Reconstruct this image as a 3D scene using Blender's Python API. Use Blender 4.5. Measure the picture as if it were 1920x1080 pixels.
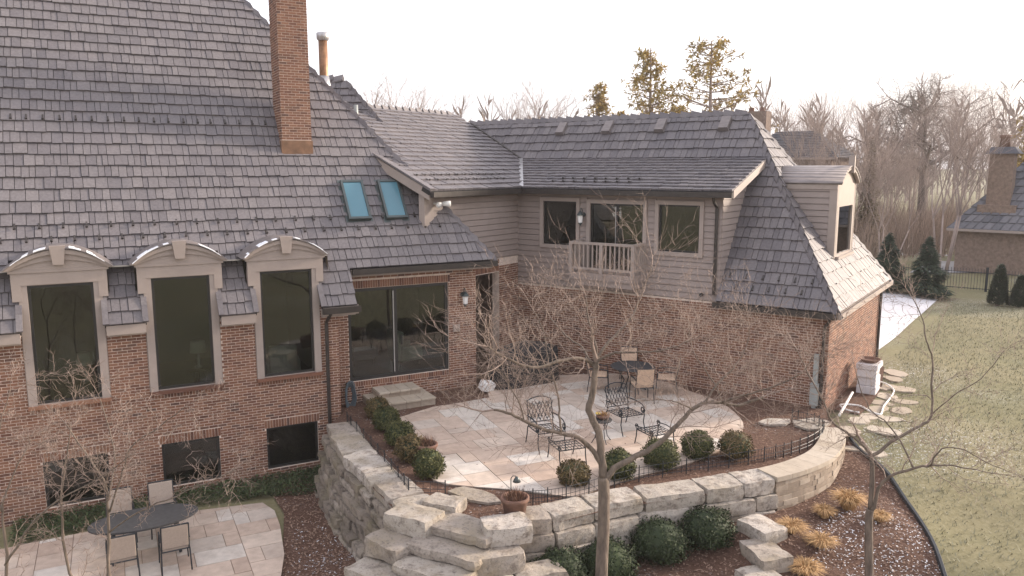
import bpy, bmesh, math, random
import numpy as np
from mathutils import Vector, Matrix, noise
for o in list(bpy.data.objects): bpy.data.objects.remove(o)
R = math.radians
SC = bpy.context.scene
COL = SC.collection
# ------------------------------------------------------------------ camera, sky, sun, exposure
CAMZ = 6.1
cd = bpy.data.cameras.new('camera'); cam = bpy.data.objects.new('camera', cd); COL.objects.link(cam)
cam.location = (0, 0, CAMZ); cam.rotation_euler = (R(90) - math.atan(226/1471), 0, 0)
cd.sensor_width = 36; cd.lens = 36*1471/1920; cd.clip_end = 6000
SC.camera = cam
SUN_AZ, SUN_EL = 22, 17                       # azimuth from +X towards +Y, elevation
wd = bpy.data.worlds.new('World'); SC.world = wd; wd.use_nodes = True
nt = wd.node_tree; nt.nodes.clear()
out = nt.nodes.new('ShaderNodeOutputWorld'); bg = nt.nodes.new('ShaderNodeBackground')
sky = nt.nodes.new('ShaderNodeTexSky'); sky.sky_type = 'NISHITA'; sky.sun_disc = False
sky.sun_elevation = R(SUN_EL); sky.sun_rotation = R(90 - SUN_AZ); sky.dust_density = 4.0; sky.air_density = 1.0; sky.ozone_density = 1.0
veil = nt.nodes.new('ShaderNodeMix'); veil.data_type = 'RGBA'
veil.inputs[0].default_value = 0.62; veil.inputs[7].default_value = (9.7, 9.4, 10.0, 1)      # thin even cloud over the clear sky
nt.links.new(sky.outputs[0], veil.inputs[6]); nt.links.new(veil.outputs[2], bg.inputs[0])
bg.inputs[1].default_value = 0.11; nt.links.new(bg.outputs[0], out.inputs[0])
sd = bpy.data.lights.new('sun', 'SUN'); sun = bpy.data.objects.new('sun', sd); COL.objects.link(sun)
sd.energy = 4.0; sd.angle = R(8); sd.color = (1.0, 0.86, 0.72)
sdir = Vector((math.cos(R(SUN_EL))*math.cos(R(SUN_AZ)), math.cos(R(SUN_EL))*math.sin(R(SUN_AZ)), math.sin(R(SUN_EL))))
sun.rotation_euler = sdir.to_track_quat('Z', 'Y').to_euler(); sun.location = (60, 20, 40)
vs = SC.view_settings; vs.view_transform = 'Standard'; vs.look = 'None'; vs.gamma = 1; vs.exposure = 0.95
SC.render.engine = 'CYCLES'

# ------------------------------------------------------------------ helpers
def V3(*a): return np.array(a, float)
class Fr:                                     # a local frame: u along, w outward, z up
    def __init__(s, O, U, N, k=1.0, z0=0.0): s.O = np.array(O, float); s.U = np.array(U, float)*k; s.N = np.array(N, float)*k; s.k = k; s.z0 = z0
    def P(s, u, w, z): return s.O + s.U*u + s.N*w + np.array([0, 0, s.z0+s.k*z])
class MB:
    def __init__(s): s.v = []; s.f = []; s.t = []
    def add(s, verts, faces, tint=0.0):
        b = len(s.v); s.v.extend([tuple(map(float, p)) for p in verts])
        for f in faces: s.f.append(tuple(b+i for i in f)); s.t.append(tint)
        return s
    def hexa(s, p, tint=0.0):                 # 8 corners: bottom 4 then top 4
        return s.add(p, [(0,3,2,1),(4,5,6,7),(0,1,5,4),(1,2,6,5),(2,3,7,6),(3,0,4,7)], tint)
    def fbox(s, fr, u0, u1, w0, w1, z0, z1, tint=0.0):
        return s.hexa([fr.P(u0,w0,z0),fr.P(u1,w0,z0),fr.P(u1,w1,z0),fr.P(u0,w1,z0),fr.P(u0,w0,z1),fr.P(u1,w0,z1),fr.P(u1,w1,z1),fr.P(u0,w1,z1)], tint)
    def box(s, c, h, rz=0, tint=0.0):
        fr = Fr((c[0],c[1],0), (math.cos(rz),math.sin(rz),0), (-math.sin(rz),math.cos(rz),0))
        return s.fbox(fr, -h[0],h[0],-h[1],h[1],c[2]-h[2],c[2]+h[2], tint)
    def prism(s, pts, off, tint=0.0):         # polygon of 3d points extruded by a vector
        n = len(pts); off = np.array(off, float)
        return s.add(list(pts)+[np.array(p)+off for p in pts], [tuple(range(n-1,-1,-1)), tuple(range(n,2*n))]+[(i,(i+1)%n,n+(i+1)%n,n+i) for i in range(n)], tint)
    def tube(s, pts, r, n=6, cap=True, tint=0.0):
        P = [np.array(p, float) for p in pts]; k = len(P)
        if not hasattr(r, '__len__'): r = [r]*k
        b = len(s.v); ref = None
        for i in range(k):
            d = P[min(i+1,k-1)]-P[max(i-1,0)]; L = np.linalg.norm(d); d = d/L if L > 1e-9 else V3(0,0,1)
            if ref is None: ref = V3(1,0,0) if abs(d[0]) < .8 else V3(0,1,0)
            x = ref-d*np.dot(ref,d); L = np.linalg.norm(x)
            if L < 1e-6: x = np.cross(d, V3(0.3,0.5,0.8)); L = np.linalg.norm(x)
            x /= L; y = np.cross(d,x); ref = x
            for j in range(n):
                a = 2*math.pi*j/n; q = P[i]+r[i]*(math.cos(a)*x+math.sin(a)*y); s.v.append((q[0],q[1],q[2]))
        for i in range(k-1):
            for j in range(n):
                s.f.append((b+i*n+j, b+i*n+(j+1)%n, b+(i+1)*n+(j+1)%n, b+(i+1)*n+j)); s.t.append(tint)
        if cap and n > 2:
            s.f.append(tuple(b+j for j in range(n-1,-1,-1))); s.t.append(tint)
            s.f.append(tuple(b+(k-1)*n+j for j in range(n))); s.t.append(tint)
        return s
    def lathe(s, prof, c=(0,0,0), n=16, tint=0.0):
        b = len(s.v); k = len(prof)
        for r, z in prof:
            for j in range(n):
                a = 2*math.pi*j/n; s.v.append((c[0]+r*math.cos(a), c[1]+r*math.sin(a), c[2]+z))
        for i in range(k-1):
            for j in range(n): s.f.append((b+i*n+j, b+i*n+(j+1)%n, b+(i+1)*n+(j+1)%n, b+(i+1)*n+j)); s.t.append(tint)
        s.f.append(tuple(b+j for j in range(n-1,-1,-1))); s.t.append(tint)
        s.f.append(tuple(b+(k-1)*n+j for j in range(n))); s.t.append(tint)
        return s
    def mesh(s, name, mat, smooth=False, fix=True):
        me = bpy.data.meshes.new(name); me.from_pydata(s.v, [], s.f)
        at = me.attributes.new('tint', 'FLOAT', 'FACE'); at.data.foreach_set('value', np.array(s.t, np.float32))
        if fix:
            bm = bmesh.new(); bm.from_mesh(me); bmesh.ops.recalc_face_normals(bm, faces=bm.faces); bm.to_mesh(me); bm.free()
        if smooth: me.polygons.foreach_set('use_smooth', [True]*len(me.polygons))
        if mat: me.materials.append(M[mat])
        return me
    def build(s, name, mat, parent=None, smooth=False, fix=True):
        return place(name, s.mesh(name, mat, smooth, fix), parent)
def place(name, me, parent=None, mw=None, local=False):
    o = bpy.data.objects.new(name, me); COL.objects.link(o)
    if mw is not None: o.matrix_world = mw
    if parent is not None:
        o.parent = parent
        if not local: o.matrix_parent_inverse = WORLD.get(parent.name, Matrix()).inverted()
    return o
WORLD = {}
def tag(o, label, cat, group=None, kind=None):
    o['label'] = label; o['category'] = cat
    if group: o['group'] = group
    if kind: o['kind'] = kind
    return o
def thing(name, label, cat, loc=(0,0,0), rz=0, group=None):
    o = bpy.data.objects.new(name, None); COL.objects.link(o); o.location = loc; o.rotation_euler = (0,0,rz); o.empty_display_size = .2
    WORLD[o.name] = Matrix.Translation(loc) @ Matrix.Rotation(rz, 4, 'Z')
    return tag(o, label, cat, group)
def struct(o): o['kind'] = 'structure'; return o
def stuff(o): o['kind'] = 'stuff'; return o
def copy_tree(src, parent=None):
    c = src.copy(); COL.objects.link(c); c.parent = parent
    for ch in list(src.children): copy_tree(ch, c)
    return c
rng = random.Random(7)
U = rng.uniform

# ------------------------------------------------------------------ materials
M = {}
def newmat(name):
    m = bpy.data.materials.new(name); m.use_nodes = True; M[name] = m
    n = m.node_tree; b = n.nodes['Principled BSDF']; return m, n, b, n.links
def nd(n, t, **k):
    x = n.nodes.new(t)
    for a, v in k.items(): setattr(x, a, v)
    return x
def ramp(n, stops, fac, interp='LINEAR'):
    r = n.nodes.new('ShaderNodeValToRGB'); e = r.color_ramp.elements; r.color_ramp.interpolation = interp
    while len(e) < len(stops): e.new(0.5)
    for i, (p, c) in enumerate(stops): e[i].position = p; e[i].color = (*c, 1)
    n.links.new(fac, r.inputs[0]); return r.outputs[0]
def noise_fac(n, scale, detail=4, rough=.6, coord='Object', stretch=None):
    tc = nd(n, 'ShaderNodeTexCoord'); tx = nd(n, 'ShaderNodeTexNoise'); tx.inputs['Scale'].default_value = scale
    tx.inputs['Detail'].default_value = detail; tx.inputs['Roughness'].default_value = rough
    if coord == 'World':
        g = nd(n, 'ShaderNodeNewGeometry'); src = g.outputs['Position']
    else: src = tc.outputs[coord]
    if stretch:
        mp = nd(n, 'ShaderNodeMapping'); mp.inputs['Scale'].default_value = stretch; n.links.new(src, mp.inputs[0]); src = mp.outputs[0]
    n.links.new(src, tx.inputs['Vector']); return tx.outputs['Fac']
def variation(n):                             # a number per piece: face tint plus object random
    a = nd(n, 'ShaderNodeAttribute'); a.attribute_name = 'tint'; oi = nd(n, 'ShaderNodeObjectInfo')
    ad = nd(n, 'ShaderNodeMath', operation='ADD'); n.links.new(a.outputs['Fac'], ad.inputs[0]); n.links.new(oi.outputs['Random'], ad.inputs[1])
    fr = nd(n, 'ShaderNodeMath', operation='FRACT'); n.links.new(ad.outputs[0], fr.inputs[0]); return fr.outputs[0]
def mixc(n, a, b, fac, mode='MIX'):
    m = nd(n, 'ShaderNodeMix', data_type='RGBA', blend_type=mode)
    for sock, v in ((m.inputs[6], a), (m.inputs[7], b), (m.inputs[0], fac)):
        if hasattr(v, 'is_linked'): n.links.new(v, sock)
        else: sock.default_value = (*v, 1) if isinstance(v, tuple) else v
    return m.outputs[2]
def bump(n, b, h, dist=.01, st=.5):
    x = nd(n, 'ShaderNodeBump'); x.inputs['Distance'].default_value = dist; x.inputs['Strength'].default_value = st
    n.links.new(h, x.inputs['Height']); n.links.new(x.outputs[0], b.inputs['Normal'])
def simple(name, col, rough=.7, metal=0, nscale=None, namt=.25, bmp=0, spec=None, stretch=None):
    m, n, b, L = newmat(name); b.inputs['Roughness'].default_value = rough; b.inputs['Metallic'].default_value = metal
    if spec is not None: b.inputs['Specular IOR Level'].default_value = spec
    if nscale:
        f = noise_fac(n, nscale, 5, .65, 'World', stretch)
        d = tuple(c*(1-namt) for c in col); l = tuple(min(1, c*(1+namt)) for c in col)
        L.new(ramp(n, [(.3, d), (.7, l)], f), b.inputs['Base Color'])
        if bmp: bump(n, b, f, bmp)
    else: b.inputs['Base Color'].default_value = (*col, 1)
    return m
def pieces(name, stops, rough=.85, nscale=12, namt=.35, bmp=.004, grime=None, stretch=None, spec=.3):
    m, n, b, L = newmat(name); b.inputs['Roughness'].default_value = rough; b.inputs['Specular IOR Level'].default_value = spec
    c = ramp(n, stops, variation(n)); f = noise_fac(n, nscale, 6, .65, 'World', stretch)
    dk = ramp(n, [(.25, (1-namt,)*3), (.75, (1+namt*.4,)*3)], f)
    c = mixc(n, c, dk, 1.0, 'MULTIPLY')
    if grime:
        g = noise_fac(n, grime[0], 5, .7, 'World'); c = mixc(n, c, grime[1], ramp(n, [(grime[2], (0,0,0)), (grime[3], (1,1,1))], g))
    L.new(c, b.inputs['Base Color'])
    if bmp: bump(n, b, f, bmp)
    return m
pieces('brick', [(0,(.125,.060,.043)),(.25,(.195,.092,.060)),(.55,(.228,.112,.071)),(.8,(.268,.140,.089)),(.94,(.185,.10,.068)),(1,(.095,.054,.045))], .9, 30, .3, .003, (1.1,(.12,.085,.055),.60,.80))
simple('mortar', (.62,.51,.435), .95, 0, 9, .22, .003)
pieces('shingle', [(0,(.134,.122,.130)),(.3,(.158,.143,.149)),(.6,(.172,.156,.161)),(.85,(.190,.172,.175)),(1,(.142,.130,.139))], .6, 18, .34, .004, (.35,(.115,.108,.122),.52,.85), (1,1,1), .35)
simple('under_roof', (.02,.018,.02), .9)
simple('siding', (.275,.225,.203), .6, 0, 3, .08, 0)
simple('trim', (.32,.265,.235), .55, 0, 4, .07, 0)
simple('bronze_metal', (.038,.031,.028), .4, .2, 6, .3)
simple('window_frame', (.018,.017,.016), .4)
simple('flashing', (.19,.105,.062), .55, .3, 5, .35)
simple('galvanised', (.42,.41,.41), .35, .7, 6, .15)
simple('rusty_pipe', (.24,.13,.07), .5, .5, 7, .35)
simple('copper_roof', (.20,.175,.17), .5, .3, 3, .2, 0, None, (1,1,5))
simple('snow', (.86,.88,.92), .6, 0, 20, .05, .01)
simple('plaster', (.30,.27,.22), .9)
simple('room_floor', (.10,.065,.04), .5, 0, 4, .3)
simple('white_cloth', (.68,.66,.60), .9)
simple('dark_fabric', (.012,.012,.014), .85, 0, 8, .4, .01)
simple('iron', (.022,.026,.032), .45, .4)
simple('cushion', (.50,.36,.26), .9, 0, 20, .12)
simple('sling', (.31,.255,.215), .85, 0, 30, .1)
simple('slate_top', (.035,.035,.038), .8, 0, 12, .3)
simple('white_plastic', (.75,.74,.72), .45)
simple('grey_plastic', (.30,.32,.31), .5)
simple('hose', (.10,.13,.15), .5)
simple('terracotta', (.16,.085,.06), .85, 0, 9, .25)
simple('yellow', (.62,.45,.08), .5)
simple('road_grey', (.36,.35,.35), .9, 0, .6, .25); simple('concrete', (.62,.60,.61), .85, 0, 1.2, .10, .002)
simple('lamp_metal', (.07,.085,.085), .4, .4)
pieces('paver', [(0,(.50,.39,.315)),(.2,(.55,.44,.36)),(.4,(.46,.35,.28)),(.6,(.57,.47,.39)),(.74,(.49,.405,.34)),(.76,(.57,.51,.45)),(1,(.62,.565,.51))], .8, 4, .28, .003, (.8,(.34,.265,.215),.50,.80))
simple('paver_joint', (.22,.16,.12), .95, 0, 20, .3)
pieces('step_stone', [(0,(.37,.31,.24)),(.5,(.44,.375,.30)),(1,(.49,.43,.355))], .85, 7, .2, .003)
pieces('wall_block', [(0,(.27,.215,.165)),(.5,(.34,.275,.215)),(1,(.42,.35,.28))], .9, 9, .25, .004)
# rough limestone: pale, lichen stained on patches
m, n, b, L = newmat('limestone'); b.inputs['Roughness'].default_value = .92
c = ramp(n, [(0,(.31,.265,.225)),(.5,(.39,.345,.295)),(1,(.48,.43,.38))], variation(n))
f = noise_fac(n, 5, 8, .72, 'World'); g = noise_fac(n, 1.3, 5, .6, 'World')
c = mixc(n, c, (.15,.12,.10), ramp(n, [(.50,(0,0,0)),(.64,(.8,.8,.8))], f)); c = mixc(n, c, (.27,.22,.15), ramp(n, [(.46,(0,0,0)),(.7,(.8,.8,.8))], g))
h_ = noise_fac(n, 19, 6, .7, 'World'); c = mixc(n, c, (.10,.085,.075), ramp(n, [(.54,(0,0,0)),(.66,(.7,.7,.7))], h_)); L.new(c, b.inputs['Base Color']); bump(n, b, f, .05, .9)
m, n, b, L = newmat('shaded_weathered_stone'); b.inputs['Roughness'].default_value = .95  # left wall's lower courses: shade put into the base tone, plus weathering stains
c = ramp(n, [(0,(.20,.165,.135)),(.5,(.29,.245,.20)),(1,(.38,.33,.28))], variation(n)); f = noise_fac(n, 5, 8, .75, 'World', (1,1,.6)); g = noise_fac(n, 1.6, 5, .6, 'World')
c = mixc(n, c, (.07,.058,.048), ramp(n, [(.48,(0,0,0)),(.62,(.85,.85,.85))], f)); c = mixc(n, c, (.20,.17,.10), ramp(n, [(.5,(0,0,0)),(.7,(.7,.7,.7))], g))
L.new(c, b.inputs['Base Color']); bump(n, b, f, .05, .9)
# mulch, lawn, far ground
def groundmat(name, stops, scale, snow=None, bdist=.03, big=None):
    m, n, b, L = newmat(name); b.inputs['Roughness'].default_value = .95; b.inputs['Specular IOR Level'].default_value = .15
    f = noise_fac(n, scale, 8, .75, 'World'); c = ramp(n, stops, f)
    if big:
        g = noise_fac(n, big[0], 4, .6, 'World'); c = mixc(n, c, big[1], ramp(n, [(big[2],(0,0,0)),(big[3],(big[4],)*3)], g))
    if snow:
        g = noise_fac(n, snow[0], 6, .7, 'World'); h = noise_fac(n, snow[3], 3, .5, 'World')
        mm = nd(n, 'ShaderNodeMath', operation='MULTIPLY'); L.new(ramp(n, [(snow[1],(0,0,0)),(snow[2],(1,1,1))], g), mm.inputs[0]); L.new(ramp(n, [(.5,(0,0,0)),(.62,(1,1,1))], h), mm.inputs[1])
        c = mixc(n, c, (.72,.73,.76), mm.outputs[0])
    L.new(c, b.inputs['Base Color']); bump(n, b, f, bdist, .8)
groundmat('mulch', [(.25,(.045,.026,.02)),(.5,(.115,.066,.048)),(.75,(.21,.135,.10))], 16, (14,.60,.66,.5), .04)
groundmat('lawn', [(.25,(.148,.128,.068)),(.5,(.208,.184,.106)),(.78,(.28,.25,.16))], 9, (22,.55,.66,.13), .02, (.22,(.145,.148,.078),.42,.66,.5))
simple('wood_chip', (.26,.17,.125), .95)
simple('frost_chip', (.60,.60,.62), .9)
def plantmat(name, a, c, rough=.7, trans=0):
    m, n, b, L = newmat(name); b.inputs['Roughness'].default_value = rough; b.inputs['Specular IOR Level'].default_value = .25
    L.new(ramp(n, [(0,a),(1,c)], variation(n)), b.inputs['Base Color'])
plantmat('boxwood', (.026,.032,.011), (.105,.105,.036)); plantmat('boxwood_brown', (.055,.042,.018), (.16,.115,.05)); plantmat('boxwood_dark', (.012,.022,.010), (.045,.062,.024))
plantmat('spruce', (.014,.026,.018), (.05,.075,.045)); plantmat('pine', (.24,.19,.06), (.58,.43,.16)); plantmat('straw', (.30,.17,.07), (.58,.38,.19)); plantmat('brush', (.19,.14,.11), (.38,.29,.23)); plantmat('ivy', (.018,.03,.012), (.075,.10,.04)); plantmat('dead_leaf', (.07,.035,.025), (.20,.11,.07)); plantmat('grass', (.15,.145,.085), (.28,.265,.185))
def bark(name, a, c, sc=14): 
    m, n, b, L = newmat(name); b.inputs['Roughness'].default_value = .9
    f = noise_fac(n, sc, 5, .6, 'World', (1,1,.3)); L.new(ramp(n, [(.3,a),(.7,c)], f), b.inputs['Base Color']); bump(n, b, f, .02, .9)
bark('bark', (.085,.066,.052), (.20,.155,.12)); bark('twig', (.17,.125,.10), (.34,.26,.22)); bark('far_bark', (.20,.155,.135), (.33,.26,.23), 4); bark('dark_bark', (.07,.055,.048), (.16,.125,.105), 6)
simple('woods', (.27,.21,.18), .95, 0, .5, .3)
pieces('far_brick', [(0,(.20,.145,.115)),(.5,(.27,.20,.16)),(1,(.34,.26,.21))], .9, 6, .45, 0)
pieces('far_roof', [(0,(.09,.09,.105)),(.5,(.13,.13,.145)),(1,(.17,.165,.18))], .7, 5, .25, 0)
# window glass: dark transparent pane with a mirror share that grows at grazing angles
def glassmat(name, tint, ior, rough=.0):
    m = bpy.data.materials.new(name); m.use_nodes = True; M[name] = m; n = m.node_tree; n.nodes.clear()
    o = nd(n,'ShaderNodeOutputMaterial'); mx = nd(n,'ShaderNodeMixShader'); fr = nd(n,'ShaderNodeFresnel'); fr.inputs[0].default_value = ior
    tr = nd(n,'ShaderNodeBsdfTransparent'); tr.inputs[0].default_value = (*tint,1); gl = nd(n,'ShaderNodeBsdfGlossy'); gl.inputs['Roughness'].default_value = rough
    n.links.new(fr.outputs[0], mx.inputs[0]); n.links.new(tr.outputs[0], mx.inputs[1]); n.links.new(gl.outputs[0], mx.inputs[2]); n.links.new(mx.outputs[0], o.inputs[0])
glassmat('glass', (.60,.64,.60), 1.72); simple('skylight_glass', (.085,.20,.255), .2)

# ------------------------------------------------------------------ house frames
A = V3(math.sin(R(61.7)), math.cos(R(61.7)), 0); AN = V3(math.cos(R(61.7)), -math.sin(R(61.7)), 0)
S = V3(-1.039, 22.14, 0)
WV = V3(-math.sin(R(55.3)), math.cos(R(55.3)), 0); MV = V3(math.sin(R(34.7)), math.cos(R(34.7)), 0)
KW, ZW = 1.05, -.305             # the wing's module and the level of its floor
K = V3(8.224, 19.936, 0); I0 = K+WV*(9.03*KW)
IM = I0+WV*.28                   # foot of the connecting wall
FM = Fr(S, A, AN)                # main house: u along facade, w forward
FW = Fr(K, WV, -MV, KW, ZW)              # wing front: u to the left, w forward (w=-b)
FS = Fr(K, MV, -WV, KW, ZW)              # wing side: u backwards, w outward
FMid = Fr(IM, -MV, -WV, KW, ZW)          # connecting wall: u towards camera, w outward
FD = Fr(K+WV*.492*KW, MV, -WV, KW, ZW)      # dormer front
def in_view(p):
    q = np.array(p)-V3(0,0,CAMZ); c, s_ = math.cos(math.atan(226/1471)), math.sin(math.atan(226/1471))
    zc = q[1]*c-q[2]*s_; up = q[1]*s_+q[2]*c
    return zc > 0 and abs(q[0]/zc) < .64 and abs(up/zc) < .36
house = thing('brick_house', 'red brick house with grey slate roofs, taupe siding and a tall brick chimney', 'house', tuple(S))
HW = WORLD['brick_house']
def wall_cells(mb, fr, u0, u1, z0, z1, holes, t=.2, w=0):
    us = sorted({u0,u1,*[h[0] for h in holes],*[h[1] for h in holes]}); zs = sorted({z0,z1,*[h[2] for h in holes],*[h[3] for h in holes]})
    us = [x for x in us if u0 <= x <= u1]; zs = [x for x in zs if z0 <= x <= z1]
    for i in range(len(us)-1):
        for j in range(len(zs)-1):
            cu, cz = (us[i]+us[i+1])/2, (zs[j]+zs[j+1])/2
            if any(h[0] < cu < h[1] and h[2] < cz < h[3] for h in holes): continue
            mb.fbox(fr, us[i], us[i+1], w-t, w, zs[j], zs[j+1])
FULL = []                                     # records of whole bricks, the nearest become parts
CH, BL, BH = .0677, .203, .0545
def brick_courses(mb, fr, u0, u1, z0, z1, holes=(), soldiers=(), w=0, keep=False, shift=0):
    holes = list(holes)+list(soldiers)
    k0 = math.floor(z0/CH); 
    for k in range(k0, math.ceil(z1/CH)):
        za = k*CH+.0065; zb = za+BH
        if za < z0-.01 or zb > z1+.012: continue
        zc = (za+zb)/2; iv = [(u0,u1)]
        for h in holes:
            if h[2]-.02 < zc < h[3]+.02:
                nv = []
                for a, b_ in iv:
                    if h[1] <= a or h[0] >= b_: nv.append((a,b_)); continue
                    if h[0] > a: nv.append((a,h[0]))
                    if h[1] < b_: nv.append((h[1],b_))
                iv = nv
        off = (BL/2 if k % 2 else 0)+shift
        for a, b_ in iv:
            i = math.floor((a-off)/BL)
            while i*BL+off < b_:
                s0 = max(a, i*BL+off+.0065); s1 = min(b_, (i+1)*BL+off-.0065); i += 1
                if s1-s0 < .03: continue
                pr = .007+U(-.002,.002)
                if keep and s1-s0 > BL-.0145: FULL.append((fr, s0, s1, za, zb, w, pr, keep)); continue
                mb.fbox(fr, s0, s1, w-.004, w+pr, za, zb, rng.random())
    for h in soldiers:
        nn = max(1, round((h[1]-h[0])/CH)); d = (h[1]-h[0])/nn
        for i in range(nn): mb.fbox(fr, h[0]+i*d+.005, h[0]+(i+1)*d-.005, w-.004, w+.009, h[2]+.005, h[3]-.005, rng.random())
def wallpart(name, fr, u0, u1, z0, z1, holes=(), soldiers=(), w=0, keep=False):
    mb = MB(); wall_cells(mb, fr, u0, u1, z0, z1, list(holes), .2, w); o = mb.build(name, 'mortar', house)
    bb = MB(); brick_courses(bb, fr, u0, u1, z0, z1, holes, soldiers, w, o if keep else False)
    return o, bb
def quad_part(name, pts, mat, parent): 
    mb = MB(); mb.add(pts, [tuple(range(len(pts)))]); return mb.build(name, mat, parent)
# ---- main house walls
WC = [-10.22, -7.83, -5.45]                    # window centres
wins = [(c-.62, c+.62, 1.02, 3.62) for c in WC]; bwins = [(c-.64, c+.64, -1.354, -.285) for c in WC]
sol = [(c-.68, c+.68, -.285, -.08) for c in WC]
sill = [(c-.78, c+.78, .8124, .945) for c in WC]
trimhole = [(c-.80, c+.80, 1.0, 2.72) for c in WC]
wl, bb = wallpart('brick_wall', FM, -14, -4.2, -2.0, 2.72, wins+bwins+trimhole, sol+sill, .68, True)
wl_left = wl; left_bb = bb
for c in WC:                                   # wall panel above eaves behind the window trim
    mb = MB(); wall_cells(mb, FM, c-.8, c+.8, .99, 3.95, [(c-.62,c+.62,1.02,3.62)], .2, .675); mb.build('window_surround', 'trim', house)
sl = (-3.74, -.85, .42, 2.93)
w2, bb2 = wallpart('brick_wall', FM, -4.2, 0, -.4, 3.45, [sl], [(sl[0]-.05, sl[1]+.05, 2.935, 3.14), (sl[0]-.05, sl[1]+.05, .27, .415)], 0, False)
stuff(bb2.build('brick_courses', 'brick', w2))
mb = MB(); mb.fbox(FM, -4.4, -4.2, 0, .47, -2.0, 2.9); r_ = mb.build('return_wall', 'mortar', house)
FR2 = Fr(FM.P(-4.2,0,0), AN, A); bb = MB(); brick_courses(bb, FR2, 0, .68, -2, 2.8, (), (), 0); stuff(bb.build('brick_courses', 'brick', r_))
mb = MB(); mb.fbox(FM, -.2, 0, -7, -.2, -.4, 3.45); o = mb.build('side_wall', 'mortar', house)
FE = Fr(FM.P(0,0,0), -AN, A); bb = MB(); brick_courses(bb, FE, 0, 3.0, -.3, 3.4); stuff(bb.build('brick_courses', 'brick', o))
# ---- wing walls
ww, bb = wallpart('brick_wall', FW, 0, 9.32, -.4, 2.55); stuff(bb.build('brick_courses', 'brick', ww))
ws, bb = wallpart('brick_wall', FS, 0, 6.66, -.6, 2.6, (), (), 0); stuff(bb.build('brick_courses', 'brick', ws))
mb = MB(); mb.fbox(FW, 0, 12, -6.66, -6.5, -.4, 2.6); mb.build('back_wall', 'far_brick', house)
# pier, lintel and recess of the covered passage below the connecting wall
mb = MB(); mb.fbox(FMid, 0, 1.02, -.25, 0, -.4, 3.4); o = mb.build('passage_pier', 'mortar', house)
bb = MB(); brick_courses(bb, FMid, 0, 1.02, -.3, 3.2); bb2 = bb; stuff(bb.build('brick_courses', 'brick', o))
mb = MB(); mb.fbox(FMid, 1.02, 2.6, -.25, 0, 3.0, 3.4); o = mb.build('passage_lintel', 'mortar', house)
bb = MB(); brick_courses(bb, FMid, 1.02, 2.6, 3.22, 3.4, (), [(1.03,2.55,3.02,3.22)]); stuff(bb.build('brick_courses', 'brick', o))
mb = MB(); mb.fbox(FMid, -.2, 4.4, -2.7, -2.5, -.4, 3.4); mb.fbox(FMid, -.2, 0, -2.5, -.25, -.4, 3.4); mb.build('passage_wall', 'far_brick', house)
mb = MB(); mb.fbox(FMid, -.2, 4.4, -2.5, 0, 3.4, 3.43); mb.build('passage_ceiling', 'trim', house)

# ---- lap siding
def lap(fr, a, b_, z, zt, w):
    g = .016; return [fr.P(a,w-.032,z+g),fr.P(b_,w-.032,z+g),fr.P(b_,w+.03,z+g),fr.P(a,w+.03,z+g),fr.P(a,w-.032,zt),fr.P(b_,w-.032,zt),fr.P(b_,w+.008,zt),fr.P(a,w+.008,zt)]
def siding(fr, u0, u1, z0, z1, holes=(), e=.168, clip=None, name='siding_wall', w=0):
    mb = MB(); wall_cells(mb, fr, u0, u1, z0, z1, list(holes), .15, w-.03); par = mb.build(name, 'siding', house)
    z = z0
    while z < z1-.02:
        zt = min(z+e, z1); segs = [(u0,u1)]
        for h in holes:
            if h[2]-.10 < (z+zt)/2 < h[3]+.10:
                nv = []
                for a, b_ in segs:
                    if h[1]+.11 <= a or h[0]-.11 >= b_: nv.append((a,b_)); continue
                    if h[0]-.11 > a: nv.append((a,h[0]-.11))
                    if h[1]+.11 < b_: nv.append((h[1]+.11,b_))
                segs = nv
        for a, b_ in segs:
            if clip:
                a2, b2 = clip(z, a, b_); 
            else: a2, b2 = a, b_
            if b2-a2 < .05: continue
            mb = MB(); mb.hexa(lap(fr,a2,b2,z,zt,w))
            mb.build('siding_board', 'siding', par)
        z += e
    return par
wingw = [(7.2,8.35,3.82,5.11), (5.06,6.74,3.18,5.08), (3.42,4.6,3.82,5.1)]
siding(FW, 2.83, 9.32, 2.56, 5.42, wingw)
siding(FMid, 0, 4.28, 3.43, 5.42); MB().fbox(FMid,4.05,4.42,-.15,.045,3.6,5.40).build('corner_board','trim',house)
FC = Fr(K+WV*2.83*KW, MV, -WV, KW, ZW)                    # cheek wall of the shed dormer
TW = math.tan(R(55.17)); TS = .313
def cheek_boards(fr, par, zlo, zhi, b_in, b_out, e=.168):
    z = zlo
    while z < zhi-.02:
        zt = min(z+e, zhi); a2 = max(b_in(z), b_in(zt)); b2 = b_out(zt)
        if b2-a2 > .06:
            mb = MB(); mb.hexa(lap(fr,a2,b2,z,zt,0))
            mb.build('siding_board', 'siding', par)
        z += e
mb = MB(); mb.prism([FC.P(0,-.03,2.85),FC.P(0,-.03,5.55),FC.P(2.3,-.03,6.25)], WV*.12); ck = mb.build('cheek_wall', 'siding', house)
cheek_boards(FC, ck, 2.9, 6.2, lambda z: max(.0,(z-5.58)/TS), lambda z: (z-2.9)/TW+.06)
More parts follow.
